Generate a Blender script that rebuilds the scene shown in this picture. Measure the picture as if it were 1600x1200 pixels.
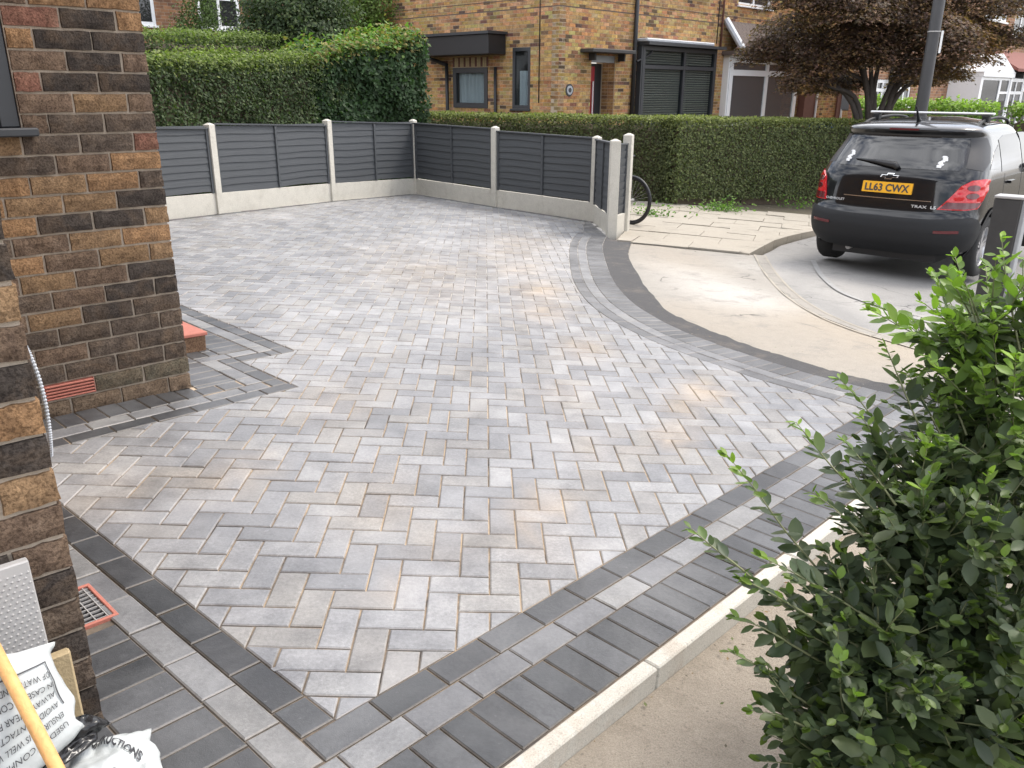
import bpy, bmesh, math, random
import numpy as np
from mathutils import Vector, Matrix
random.seed(7); rng = np.random.default_rng(11)
for o in list(bpy.data.objects): bpy.data.objects.remove(o)
scene = bpy.context.scene
COL = scene.collection
PI = math.pi; R2 = math.sqrt(2)

# ------------------------------------------------------------------ camera
CH = 1.4838
MR = np.array([[0.999984, 0.005634, 0.0], [0.001905, -0.338194, 0.941074], [0.005302, -0.941059, -0.3382]])
cd = bpy.data.cameras.new('camera'); cam = bpy.data.objects.new('camera', cd); COL.objects.link(cam)
cd.sensor_width = 36; cd.lens = 1275.8 / 1600 * 36; cd.clip_start = 0.05; cd.clip_end = 600
rot = Matrix(((MR[0][0], -MR[0][1], -MR[0][2]), (MR[1][0], -MR[1][1], -MR[1][2]), (MR[2][0], -MR[2][1], -MR[2][2])))
cam.matrix_world = Matrix.Translation((0, 0, CH)) @ rot.to_4x4()
scene.camera = cam
scene.render.resolution_x = 1024; scene.render.resolution_y = 768
# ------------------------------------------------------------------ sky, sun, exposure
SUN_AZ = math.radians(62); SUN_EL = math.radians(56)
w = bpy.data.worlds.new('World'); scene.world = w; w.use_nodes = True
nt = w.node_tree; nt.nodes.clear()
out = nt.nodes.new('ShaderNodeOutputWorld'); bg = nt.nodes.new('ShaderNodeBackground')
sky = nt.nodes.new('ShaderNodeTexSky'); sky.sky_type = 'NISHITA'; sky.sun_disc = False
sky.sun_elevation = SUN_EL; sky.sun_rotation = SUN_AZ; sky.dust_density = 4; sky.air_density = 1.0; sky.ozone_density = 1.0
tc = nt.nodes.new('ShaderNodeTexCoord')
nz = nt.nodes.new('ShaderNodeTexNoise'); nz.inputs['Scale'].default_value = 2.2; nz.inputs['Detail'].default_value = 7; nz.inputs['Roughness'].default_value = .6
mp = nt.nodes.new('ShaderNodeMapping'); mp.inputs['Scale'].default_value = (1, 1, 2.2)
nt.links.new(tc.outputs['Generated'], mp.inputs['Vector']); nt.links.new(mp.outputs[0], nz.inputs['Vector'])
cr = nt.nodes.new('ShaderNodeValToRGB'); cr.color_ramp.elements[0].position = .36; cr.color_ramp.elements[1].position = .56
nt.links.new(nz.outputs['Fac'], cr.inputs['Fac'])
nz2 = nt.nodes.new('ShaderNodeTexNoise'); nz2.inputs['Scale'].default_value = 4.5; nz2.inputs['Detail'].default_value = 6
nt.links.new(mp.outputs[0], nz2.inputs['Vector'])
cr2 = nt.nodes.new('ShaderNodeValToRGB')
cr2.color_ramp.elements[0].position = .3; cr2.color_ramp.elements[0].color = (4.2, 4.35, 4.7, 1)
cr2.color_ramp.elements[1].position = .68; cr2.color_ramp.elements[1].color = (11.5, 11.6, 12.0, 1)
nt.links.new(nz2.outputs['Fac'], cr2.inputs['Fac'])
mx = nt.nodes.new('ShaderNodeMix'); mx.data_type = 'RGBA'
nt.links.new(cr.outputs['Color'], mx.inputs['Factor']); nt.links.new(sky.outputs[0], mx.inputs[6]); nt.links.new(cr2.outputs[0], mx.inputs[7])
nt.links.new(mx.outputs[2], bg.inputs['Color']); bg.inputs['Strength'].default_value = 0.15
nt.links.new(bg.outputs[0], out.inputs['Surface'])
sl = bpy.data.lights.new('sun', 'SUN'); sl.energy = 1.2; sl.angle = math.radians(16); sl.color = (1, .955, .88)
so = bpy.data.objects.new('sun', sl); COL.objects.link(so)
sd = Vector((math.sin(SUN_AZ) * math.cos(SUN_EL), math.cos(SUN_AZ) * math.cos(SUN_EL), math.sin(SUN_EL)))
so.rotation_euler = sd.to_track_quat('Z', 'Y').to_euler(); so.location = sd * 50
vs = scene.view_settings; vs.view_transform = 'Standard'; vs.look = 'None'; vs.exposure = 1.0; vs.gamma = 1; vs.use_curve_mapping = False

# ------------------------------------------------------------------ frames
OW = np.array([-0.564699, 2.148886, -0.029155]); UW = np.array([0.998479, 0.031768, -0.045063]); VW = np.array([-0.032862, 0.999178, -0.023739]); NW = np.array([0.044271, 0.025184, 0.998702])
def g(u, v, h=0.0): return OW + u * UW + v * VW + h * NW          # a point on the sloping drive
def st(s, t, h=0.0): return g((s + t) / R2, (s - t) / R2, h)       # the same, along the borders
def st2uv(s, t): return ((s + t) / R2, (s - t) / R2)
def zplane(x, y): return OW[2] - (NW[0] * (x - OW[0]) + NW[1] * (y - OW[1])) / NW[2]
def pix(P):
    c = MR.T @ (np.asarray(P) - np.array([0, 0, CH]))
    return 800 + 1275.8 * c[0] / c[2], 600 + 1275.8 * c[1] / c[2], c[2]

# ------------------------------------------------------------------ object helpers
def tag(o, label=None, cat=None, group=None, kind=None):
    if label: o['label'] = label
    if cat: o['category'] = cat
    if group: o['group'] = group
    if kind: o['kind'] = kind
    return o
def empty(name, loc, label=None, cat=None, group=None):
    o = bpy.data.objects.new(name, None); COL.objects.link(o); o.location = loc; o.empty_display_size = .1
    return tag(o, label, cat, group)
def wmat(o): return o.matrix_basis.copy() if o.parent is None else wmat(o.parent) @ o.matrix_parent_inverse @ o.matrix_basis
def link(name, me, parent=None, mat=None, color=None):
    o = bpy.data.objects.new(name, me); COL.objects.link(o)
    if parent is not None:
        o.parent = parent; o.matrix_parent_inverse = wmat(parent).inverted()
    if mat is not None: o.matrix_basis = mat
    if color is not None: o.color = (*color, 1)
    return o
def copy_tree(o, parent=None, delta=None):
    c = o.copy(); COL.objects.link(c)
    if parent is not None: c.parent = parent
    for ch in o.children: copy_tree(ch, c)
    return c
class MB:
    def __init__(s): s.v = []; s.f = []; s.c = []; s.m = []
    def add(s, vs, fs, col=(1, 1, 1), mi=0):
        b = len(s.v); s.v.extend([tuple(map(float, p)) for p in vs]); s.f.extend([tuple(i + b for i in f) for f in fs]); s.m.extend([mi] * len(fs))
        if col is not None and len(col) == len(vs) and hasattr(col[0], '__len__'): s.c.extend(col)
        else: s.c.extend([col] * len(vs))
        return s
    def box(s, a, b, col=(1, 1, 1), mi=0):
        x0, y0, z0 = a; x1, y1, z1 = b
        return s.add([(x0, y0, z0), (x1, y0, z0), (x1, y1, z0), (x0, y1, z0), (x0, y0, z1), (x1, y0, z1), (x1, y1, z1), (x0, y1, z1)],
                     [(3, 2, 1, 0), (4, 5, 6, 7), (0, 1, 5, 4), (1, 2, 6, 5), (2, 3, 7, 6), (3, 0, 4, 7)], col, mi)
    def obox(s, o, ax, ay, az, a, b, col=(1, 1, 1), mi=0, bev=0.0):
        o = np.asarray(o, float); ax, ay, az = map(lambda k: np.asarray(k, float), (ax, ay, az))
        if bev <= 0:
            P = [o + ax * (a[0] if i in (0, 3, 4, 7) else b[0]) + ay * (a[1] if i in (0, 1, 4, 5) else b[1]) + az * (a[2] if i < 4 else b[2]) for i in range(8)]
            return s.add(P, [(3, 2, 1, 0), (4, 5, 6, 7), (0, 1, 5, 4), (1, 2, 6, 5), (2, 3, 7, 6), (3, 0, 4, 7)], col, mi)
        vs = []; 
        for X, Y, Z in bevel_pts(a, b, bev): vs.append(o + ax * X + ay * Y + az * Z)
        return s.add(vs, BEVF, col, mi)
    def tube(s, pts, rad, n=10, col=(1, 1, 1), mi=0, cap=True):
        pts = [Vector(p) for p in pts]; k = len(pts)
        rad = [rad] * k if not hasattr(rad, '__len__') else rad
        t0 = (pts[1] - pts[0]).normalized(); up = Vector((0, 0, 1)) if abs(t0.z) < .9 else Vector((1, 0, 0))
        nn = t0.cross(up).normalized(); vs = []; fs = []
        for i, p in enumerate(pts):
            t = (pts[min(i + 1, k - 1)] - pts[max(i - 1, 0)]).normalized()
            nn = (nn - t * nn.dot(t)).normalized(); bn = t.cross(nn)
            for j in range(n):
                a = 2 * PI * j / n; vs.append(p + (nn * math.cos(a) + bn * math.sin(a)) * rad[i])
        for i in range(k - 1):
            for j in range(n): fs.append((i * n + j, i * n + (j + 1) % n, (i + 1) * n + (j + 1) % n, (i + 1) * n + j))
        if cap: fs.append(tuple(range(n))[::-1]); fs.append(tuple((k - 1) * n + j for j in range(n)))
        return s.add(vs, fs, col, mi)
    def mesh(s, name, mats, smooth=False):
        me = bpy.data.meshes.new(name); me.from_pydata(s.v, [], s.f)
        for m in (mats if isinstance(mats, (list, tuple)) else [mats]): me.materials.append(m)
        if len(set(s.m)) > 1: me.polygons.foreach_set('material_index', s.m)
        ca = me.color_attributes.new('col', 'FLOAT_COLOR', 'POINT')
        ca.data.foreach_set('color', np.array([(c[0], c[1], c[2], 1.0) for c in s.c], np.float32).ravel())
        if smooth: me.polygons.foreach_set('use_smooth', [True] * len(me.polygons))
        me.update(); return me
    def build(s, name, mats, parent=None, smooth=False, auto=None):
        o = link(name, s.mesh(name, mats, smooth), parent)
        return o
def _bev():
    # box with chamfered edges: 24 verts, one per (corner, face axis)
    idx = {}; 
    for c in range(8):
        for ax in range(3): idx[(c, ax)] = c * 3 + ax
    fs = []
    quad = {0: [(0, 3, 7, 4), (1, 5, 6, 2)], 1: [(0, 4, 5, 1), (3, 2, 6, 7)], 2: [(0, 1, 2, 3), (4, 7, 6, 5)]}
    # corners order: 000,100,110,010,001,101,111,011
    for ax in range(3):
        for q in quad[ax]: fs.append(tuple(idx[(c, ax)] for c in q))
    edges = [(0, 1, 1, 2), (3, 2, 1, 2), (4, 5, 1, 2), (7, 6, 1, 2), (0, 3, 0, 2), (1, 2, 0, 2), (4, 7, 0, 2), (5, 6, 0, 2), (0, 4, 0, 1), (1, 5, 0, 1), (2, 6, 0, 1), (3, 7, 0, 1)]
    for a, b, p, q in edges: fs.append((idx[(a, p)], idx[(b, p)], idx[(b, q)], idx[(a, q)]))
    for c in range(8): fs.append((idx[(c, 0)], idx[(c, 1)], idx[(c, 2)]))
    return fs
BEVF = _bev()
def bevel_pts(a, b, r):
    cs = [(0, 0, 0), (1, 0, 0), (1, 1, 0), (0, 1, 0), (0, 0, 1), (1, 0, 1), (1, 1, 1), (0, 1, 1)]; P = []
    for c in cs:
        p = [a[i] if c[i] == 0 else b[i] for i in range(3)]; sg = [1 if c[i] == 0 else -1 for i in range(3)]
        for ax in range(3):
            q = [p[i] + (0 if i == ax else sg[i] * r) for i in range(3)]; P.append(q)
    return P
def fixn(o):
    bm = bmesh.new(); bm.from_mesh(o.data); bmesh.ops.recalc_face_normals(bm, faces=bm.faces); bm.to_mesh(o.data); bm.free(); return o
def clip(subj, win, keepcol=True):
    # Sutherland-Hodgman, win convex CCW
    outp = list(subj)
    for i in range(len(win)):
        a = win[i]; b = win[(i + 1) % len(win)]; inp = outp; outp = []
        if not inp: return []
        ex, ey = b[0] - a[0], b[1] - a[1]
        def sd_(p): return ex * (p[1] - a[1]) - ey * (p[0] - a[0])
        for k in range(len(inp)):
            p = inp[k]; q = inp[k - 1]; dp = sd_(p); dq = sd_(q)
            if dp >= 0:
                if dq < 0: tt = dq / (dq - dp); outp.append((q[0] + (p[0] - q[0]) * tt, q[1] + (p[1] - q[1]) * tt))
                outp.append(p)
            elif dq >= 0: tt = dq / (dq - dp); outp.append((q[0] + (p[0] - q[0]) * tt, q[1] + (p[1] - q[1]) * tt))
    r = []
    for p in outp:
        if not r or math.hypot(p[0] - r[-1][0], p[1] - r[-1][1]) > 1e-5: r.append(p)
    if len(r) > 1 and math.hypot(r[0][0] - r[-1][0], r[0][1] - r[-1][1]) < 1e-5: r.pop()
    ch = True
    while ch and len(r) > 2:            # drop collinear points and back-tracking spikes
        ch = False
        for k in range(len(r)):
            a = r[k - 1]; b = r[k]; c = r[(k + 1) % len(r)]; x1, y1, x2, y2 = b[0] - a[0], b[1] - a[1], c[0] - b[0], c[1] - b[1]; l1 = math.hypot(x1, y1); l2 = math.hypot(x2, y2)
            if l1 < 1e-6 or l2 < 1e-6 or (abs(x1 * y2 - y1 * x2) < 1e-4 * l1 * l2 + 1e-12 and (keepcol is False or x1 * x2 + y1 * y2 < 0)): r.pop(k); ch = True; break
    return r if len(r) > 2 else []
def inside(p, poly):
    c = False; n = len(poly); x, y = p
    for i in range(n):
        x1, y1 = poly[i]; x2, y2 = poly[i - 1]
        if (y1 > y) != (y2 > y) and x < (x2 - x1) * (y - y1) / (y2 - y1) + x1: c = not c
    return c
def area2(p): return .5 * sum(p[i - 1][0] * p[i][1] - p[i][0] * p[i - 1][1] for i in range(len(p)))
def ccw(p): return p if area2(p) > 0 else p[::-1]
def catmull(P, n=8):
    P = [np.array(p, float) for p in P]; Q = [2 * P[0] - P[1]] + P + [2 * P[-1] - P[-2]]; o = []
    for i in range(1, len(Q) - 2):
        for k in range(n):
            t = k / n; a, b, c, d = Q[i - 1:i + 3]
            o.append(.5 * ((2 * b) + (c - a) * t + (2 * a - 5 * b + 4 * c - d) * t * t + (3 * b - a - 3 * c + d) * t ** 3))
    o.append(P[-1]); return o
def vnoise(seed):
    r = np.random.default_rng(seed); T = r.random((64, 64))
    def f(x, y):
        xi = math.floor(x); yi = math.floor(y); fx = x - xi; fy = y - yi; fx = fx * fx * (3 - 2 * fx); fy = fy * fy * (3 - 2 * fy)
        a = T[xi % 64][yi % 64]; b = T[(xi + 1) % 64][yi % 64]; c = T[xi % 64][(yi + 1) % 64]; d = T[(xi + 1) % 64][(yi + 1) % 64]
        return (a * (1 - fx) + b * fx) * (1 - fy) + (c * (1 - fx) + d * fx) * fy
    return f
N1, N2, N3 = vnoise(1), vnoise(2), vnoise(3)
def lerp3(a, b, t): return tuple(a[i] + (b[i] - a[i]) * t for i in range(3))

# ------------------------------------------------------------------ materials
def newmat(name):
    m = bpy.data.materials.new(name); m.use_nodes = True; return m, m.node_tree, m.node_tree.nodes['Principled BSDF']
def nd(t, typ, **kw):
    n = t.nodes.new(typ)
    for k, v in kw.items():
        if k in n.inputs.keys(): n.inputs[k].default_value = v
        else: setattr(n, k, v)
    return n
def mixc(t, a, b, fac, mode='MIX'):
    n = t.nodes.new('ShaderNodeMix'); n.data_type = 'RGBA'; n.blend_type = mode
    for s, v in ((n.inputs['Factor'], fac), (n.inputs[6], a), (n.inputs[7], b)):
        if hasattr(v, 'links'): t.links.new(v, s)
        elif isinstance(v, (int, float)): s.default_value = v
        else: s.default_value = (*v, 1)
    return n.outputs[2]
def ramp(t, src, p0, p1, c0=(0, 0, 0), c1=(1, 1, 1)):
    n = t.nodes.new('ShaderNodeValToRGB'); e = n.color_ramp.elements
    e[0].position = p0; e[0].color = (*c0, 1); e[1].position = p1; e[1].color = (*c1, 1); t.links.new(src, n.inputs[0]); return n.outputs[0]
def pos(t, scale=None, obj=False, rnd=False):
    if obj: s = t.nodes.new('ShaderNodeTexCoord').outputs['Object']
    else: s = t.nodes.new('ShaderNodeNewGeometry').outputs['Position']
    if rnd:
        oi = t.nodes.new('ShaderNodeObjectInfo'); vm = t.nodes.new('ShaderNodeVectorMath'); vm.operation = 'ADD'
        ml = t.nodes.new('ShaderNodeMath'); ml.operation = 'MULTIPLY'; ml.inputs[1].default_value = 57.3; t.links.new(oi.outputs['Random'], ml.inputs[0])
        t.links.new(s, vm.inputs[0]); t.links.new(ml.outputs[0], vm.inputs[1]); s = vm.outputs[0]
    return s
def noise(t, vec, scale, detail=4, rough=.55, dist=0):
    n = nd(t, 'ShaderNodeTexNoise'); n.inputs['Scale'].default_value = scale; n.inputs['Detail'].default_value = detail
    n.inputs['Roughness'].default_value = rough; n.inputs['Distortion'].default_value = dist; t.links.new(vec, n.inputs['Vector']); return n.outputs['Fac']
def attr(t): n = t.nodes.new('ShaderNodeAttribute'); n.attribute_name = 'col'; return n.outputs['Color']
def bump(t, b, h, strength, dist):
    n = t.nodes.new('ShaderNodeBump'); n.inputs['Strength'].default_value = strength; n.inputs['Distance'].default_value = dist
    t.links.new(h, n.inputs['Height']); t.links.new(n.outputs[0], b.inputs['Normal']); return n
def plain(name, col, rough=.5, metal=0.0, spec=.5, var=.12, scale=14, bmp=0.0, bscale=120, coat=0.0, useattr=False):
    m, t, b = newmat(name); v = pos(t)
    c0 = tuple(x * (1 - var) for x in col); c1 = tuple(min(1, x * (1 + var)) for x in col)
    c = mixc(t, c0, c1, noise(t, v, scale, 5))
    if useattr: c = mixc(t, c, attr(t), 1.0, 'MULTIPLY')
    t.links.new(c, b.inputs['Base Color']); b.inputs['Roughness'].default_value = rough; b.inputs['Metallic'].default_value = metal
    b.inputs['Specular IOR Level'].default_value = spec; b.inputs['Coat Weight'].default_value = coat; b.inputs['Coat Roughness'].default_value = .03
    if bmp: bump(t, b, noise(t, v, bscale, 4), bmp, .004)
    return m
M = {}
def mk_paver():
    m, t, b = newmat('paver'); v = pos(t)
    a = attr(t)
    n1 = noise(t, v, 9, 5, .6); n2 = noise(t, v, 85, 3, .6); n3 = noise(t, v, 420, 2); n4 = noise(t, v, 2.3, 5, .62, .6)
    c = mixc(t, a, (0, 0, 0), .0)
    c = mixc(t, c, ramp(t, n1, .25, .75, (.70, .70, .71), (1.27, 1.27, 1.26)), 1.0, 'MULTIPLY')
    c = mixc(t, c, ramp(t, n2, .3, .72, (.82, .82, .82), (1.16, 1.16, 1.16)), 1.0, 'MULTIPLY')
    c = mixc(t, c, ramp(t, n3, .3, .7, (.84, .84, .84), (1.14, 1.14, 1.14)), 1.0, 'MULTIPLY')
    ef = ramp(t, n4, .44, .70, (0, 0, 0), (.46, .46, .46)); c = mixc(t, c, mixc(t, mixc(t, a, (1.5, 1.5, 1.51), 1.0, 'MULTIPLY'), (.5, .5, .5), .17), ef)        # cement bloom
    sp = ramp(t, noise(t, v, 55, 2), .70, .78, (0, 0, 0), (.45, .45, .45)); c = mixc(t, c, mixc(t, mixc(t, a, (1.6, 1.6, 1.6), 1.0, 'MULTIPLY'), (.5, .5, .5), .22), sp)
    t.links.new(c, b.inputs['Base Color'])
    t.links.new(ramp(t, n1, .3, .7, (.38, .38, .38), (.56, .56, .56)), b.inputs['Roughness']); b.inputs['Specular IOR Level'].default_value = .5
    ad = t.nodes.new('ShaderNodeMath'); ad.operation = 'ADD'; t.links.new(n3, ad.inputs[0]); t.links.new(n2, ad.inputs[1])
    bump(t, b, ad.outputs[0], .35, .002); return m
M['paver'] = mk_paver()
def mk_sand():
    m, t, b = newmat('joint_sand'); v = pos(t)
    c = mixc(t, (.085, .075, .068), attr(t), ramp(t, noise(t, v, 3.5, 5, .7, .5), .36, .56))
    c = mixc(t, c, ramp(t, noise(t, v, 700, 2), .3, .7, (.7, .7, .7), (1.25, 1.25, 1.25)), 1.0, 'MULTIPLY')
    t.links.new(c, b.inputs['Base Color']); b.inputs['Roughness'].default_value = .95; b.inputs['Specular IOR Level'].default_value = .1; return m
M['sand'] = mk_sand()
def mk_brick(name='brick', near=True):
    m, t, b = newmat(name); oi = t.nodes.new('ShaderNodeObjectInfo')
    v = pos(t); a = mixc(t, attr(t), oi.outputs['Color'], 1.0, 'MULTIPLY')
    k = 1 if near else .5
    n1 = noise(t, v, 22 * k, 5, .65); n2 = noise(t, v, 120 * k, 4, .7); n3 = noise(t, v, 7, 3)
    c = mixc(t, a, ramp(t, n1, .3, .7, (.62, .60, .60), (1.30, 1.30, 1.26)), 1.0, 'MULTIPLY')
    if near: c = mixc(t, c, (.20, .135, .085), ramp(t, noise(t, v, 8.5, 4, .6, .8), .45, .72, (0, 0, 0), (.42, .42, .42)))
    c = mixc(t, c, ramp(t, n2, .38, .56, (.34, .31, .29), (1.14, 1.14, 1.14)), .75 if near else .5, 'MULTIPLY')
    if near:
        sm = ramp(t, noise(t, v, 11, 5, .75), .60, .82, (0, 0, 0), (.4, .4, .4)); c = mixc(t, c, (.26, .21, .165), sm)   # mortar smear
    t.links.new(c, b.inputs['Base Color']); b.inputs['Roughness'].default_value = .9; b.inputs['Specular IOR Level'].default_value = .2
    if near: bump(t, b, n2, .9, .006)
    return m
M['brick'] = mk_brick(); M['brick_far'] = mk_brick('brick_far', False)
M['mortar'] = plain('mortar', (.40, .335, .265), .95, var=.25, scale=30, bmp=.8, bscale=180, spec=.15)
M['mortar_far'] = plain('mortar_far', (.44, .36, .27), .95, var=.2, scale=8, spec=.15)
def mk_conc(name, col, stain=(.22, .20, .17), amt=.5, sc=5.0, attrmul=False, bstr=.35, rough=.85, bs=150, bd=.004, crack=0):
    m, t, b = newmat(name); v = pos(t)
    c = mixc(t, tuple(x * .88 for x in col), tuple(min(1, x * 1.1) for x in col), noise(t, v, 12, 6, .6))
    if attrmul: c = mixc(t, c, attr(t), 1.0, 'MULTIPLY')
    c = mixc(t, c, stain, ramp(t, noise(t, v, sc, 6, .7, .4), .52, .78, (0, 0, 0), (amt, amt, amt)))
    c = mixc(t, c, ramp(t, noise(t, v, 260, 3, .7), .3, .7, (.72, .72, .72), (1.24, 1.24, 1.24)), 1.0, 'MULTIPLY')
    c = mixc(t, c, tuple(x * .45 for x in col), ramp(t, noise(t, v, 75, 2, .5), .66, .72, (0, 0, 0), (.55, .55, .55)))
    if crack:
        vo = t.nodes.new('ShaderNodeTexVoronoi'); vo.feature = 'DISTANCE_TO_EDGE'; vo.inputs['Scale'].default_value = crack; dn = t.nodes.new('ShaderNodeTexNoise'); dn.inputs['Scale'].default_value = 2.5; dn.inputs['Detail'].default_value = 6; t.links.new(v, dn.inputs['Vector']); va = t.nodes.new('ShaderNodeVectorMath'); va.operation = 'MULTIPLY_ADD'; va.inputs[1].default_value = (.5, .5, .5); t.links.new(dn.outputs['Color'], va.inputs[0]); t.links.new(v, va.inputs[2]); t.links.new(va.outputs[0], vo.inputs['Vector'])
        ck = ramp(t, vo.outputs[0], .002, .007, (1, 1, 1), (0, 0, 0)); mk_ = t.nodes.new('ShaderNodeMath'); mk_.operation = 'MULTIPLY'; t.links.new(ck, mk_.inputs[0]); t.links.new(ramp(t, noise(t, v, 1.1, 2), .48, .58), mk_.inputs[1]); c = mixc(t, c, tuple(x * .4 for x in col), mk_.outputs[0])
    t.links.new(c, b.inputs['Base Color']); b.inputs['Roughness'].default_value = rough; b.inputs['Specular IOR Level'].default_value = .3
    bump(t, b, noise(t, v, bs, 6, .75), bstr, bd); return m
M['concrete'] = mk_conc('concrete', (.56, .535, .47), (.30, .27, .22), .45)
M['kerb'] = mk_conc('kerb', (.50, .475, .42), (.34, .26, .19), .7, 5)
M['slab'] = mk_conc('slab', (.36, .325, .27), (.20, .19, .16), .6, 3.0)
M['path'] = mk_conc('path', (.36, .31, .25), (.22, .19, .15), .75, 9, bstr=1.0, bs=60, bd=.012)
M['apron'] = mk_conc('apron', (.30, .278, .245), (.185, .178, .165), .8, 3.4, True, .8, crack=.7)
M['road'] = mk_conc('road', (.20, .195, .187), (.10, .10, .098), .6, 1.7, True, .6, crack=.9)
M['tarmac'] = mk_conc('tarmac', (.075, .073, .073), (.22, .185, .15), .55, 4.0, False, 1.0)
M['earth'] = mk_conc('earth', (.10, .085, .06), (.06, .07, .03), .7, 2.0, False, 1.0)
M['paint_line'] = mk_conc('paint_line', (.32, .313, .30), (.22, .215, .205), 1.0, 9)
def mk_wood(name, col, sx=2, sy=60):
    m, t, b = newmat(name); v = pos(t, obj=True, rnd=True); mpn = t.nodes.new('ShaderNodeMapping'); mpn.inputs['Scale'].default_value = (sx, sy, sy); t.links.new(v, mpn.inputs[0])
    n = noise(t, mpn.outputs[0], 1.0, 5, .65, 1.0)
    c = mixc(t, tuple(x * .6 for x in col), tuple(x * 1.5 for x in col), n); t.links.new(c, b.inputs['Base Color'])
    b.inputs['Roughness'].default_value = .62; bump(t, b, n, .5, .003); return m
M['fence'] = mk_wood('fence', (.060, .065, .070)); M['pole_wood'] = mk_wood('pole_wood', (.62, .33, .12), 40, 40)
def mk_leaf(name, rough=.45, trans=.30, spec=.5):
    m, t, b = newmat(name); a = attr(t); t.links.new(a, b.inputs['Base Color']); b.inputs['Roughness'].default_value = rough; b.inputs['Specular IOR Level'].default_value = spec
    tr = t.nodes.new('ShaderNodeBsdfTranslucent'); t.links.new(mixc(t, a, (1.0, 1.25, .45), 1.0, 'MULTIPLY'), tr.inputs['Color'])
    ms = t.nodes.new('ShaderNodeMixShader'); ms.inputs[0].default_value = trans; t.links.new(b.outputs[0], ms.inputs[1]); t.links.new(tr.outputs[0], ms.inputs[2])
    t.links.new(ms.outputs[0], t.nodes['Material Output'].inputs[0]); return m
M['leaf'] = mk_leaf('leaf', .62, .36, .35); M['leaf_near'] = mk_leaf('leaf_near', .46, .34, .4)
M['twig'] = plain('twig', (.10, .075, .05), .85, var=.3, scale=30); M['bark'] = plain('bark', (.060, .050, .044), .9, var=.4, scale=20, bmp=.8, bscale=40)
M['stem'] = plain('stem', (.16, .17, .08), .6, var=.3, scale=40)
M['white_pvc'] = plain('white_pvc', (.78, .79, .80), .35, var=.04); M['anthracite'] = plain('anthracite', (.035, .038, .043), .4, var=.1)
M['black'] = plain('black', (.016, .016, .018), .45, var=.15); M['lead'] = plain('lead', (.42, .44, .47), .5, var=.2, metal=.2)
M['terracotta'] = plain('terracotta', (.42, .15, .11), .8, var=.2, scale=40, bmp=.4); M['red_paint'] = plain('red_paint', (.36, .02, .03), .35, var=.08)
M['roof_tile'] = plain('roof_tile', (.10, .075, .065), .85, var=.3, scale=12); M['roof_red'] = plain('roof_red', (.20, .075, .06), .85, var=.3, scale=12)
M['curtain'] = plain('curtain', (.72, .75, .80), .9, var=.08); M['interior'] = plain('interior', (.16, .165, .17), .9, var=.3, scale=3)
M['blind'] = plain('blind', (.30, .275, .24), .6, var=.1); M['grey_paint'] = plain('grey_paint', (.30, .31, .32), .5, var=.12)
M['lamp_column'] = plain('lamp_column', (.030, .029, .029), .55, var=.2, scale=9); M['white_plain'] = plain('white_plain', (.75, .75, .74), .5, var=.05)
M['dark_timber'] = plain('dark_timber', (.045, .043, .042), .7, var=.3, scale=18); M['chrome'] = plain('chrome', (.72, .73, .74), .15, metal=1.0, var=.05)
M['stone'] = plain('stone', (.40, .31, .18), .9, var=.3, scale=25, bmp=.6); M['galv'] = plain('galv', (.36, .35, .34), .45, var=.12, scale=20)
M['bag'] = plain('bag', (.47, .495, .49), .38, var=.07, scale=10, bmp=.5, bscale=45); M['bag_black'] = plain('bag_black', (.012, .012, .013), .22, var=.2, scale=10, bmp=.3, bscale=25)
M['ink'] = plain('ink', (.05, .05, .055), .6, var=.1)
M['blue_bin'] = plain('blue_bin', (.03, .10, .26), .45, var=.1); M['red_bin'] = plain('red_bin', (.45, .03, .07), .4, var=.1); M['brown_wood'] = plain('brown_wood', (.13, .055, .04), .7, var=.25, scale=10)
def mk_glass(name, tint=.02, mixf=.35):
    m, t, b = newmat(name); b.inputs['Base Color'].default_value = (tint, tint, tint * 1.05, 1); b.inputs['Roughness'].default_value = .03; b.inputs['Specular IOR Level'].default_value = 1.0
    n = noise(t, pos(t), 1.5, 2); bump(t, b, n, .03, .02)
    tr = t.nodes.new('ShaderNodeBsdfTransparent'); tr.inputs[0].default_value = (.8, .84, .84, 1); ms = t.nodes.new('ShaderNodeMixShader'); ms.inputs[0].default_value = mixf
    t.links.new(b.outputs[0], ms.inputs[1]); t.links.new(tr.outputs[0], ms.inputs[2]); t.links.new(ms.outputs[0], t.nodes['Material Output'].inputs[0]); return m
M['glass'] = mk_glass('glass', .045, .35); M['glass_bay'] = mk_glass('glass_bay', .085, .08); M['glass_clear'] = mk_glass('glass_clear', .05, .90); M['glass_car'] = mk_glass('glass_car', .008, .06)

# ================================================================== ground, driveway, road
gm = MB(); n = 60
xs = np.concatenate([np.linspace(-200, -20, 10)[:-1], np.linspace(-20, 30, 51), np.linspace(30, 220, 10)[1:]]); ys = np.concatenate([np.linspace(-60, -5, 6)[:-1], np.linspace(-5, 30, 36), np.linspace(30, 300, 10)[1:]])
sm_ = lambda a, b, x: (lambda t: t * t * (3 - 2 * t))(min(1, max(0, (x - a) / (b - a))))
gv = [(x, y, (max(zplane(x, y), -1.1) - .16) * (1 - sm_(15.5 + max(0, x - 4) * .55, 18.5 + max(0, x - 4) * .55, y)) + (-.42) * sm_(15.5 + max(0, x - 4) * .55, 18.5 + max(0, x - 4) * .55, y)) for y in ys for x in xs]; nx = len(xs)
gm.add(gv, [(j * nx + i, j * nx + i + 1, (j + 1) * nx + i + 1, (j + 1) * nx + i) for j in range(len(ys) - 1) for i in range(nx - 1)])
ground = tag(gm.build('ground', M['earth']), kind='structure')

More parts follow.
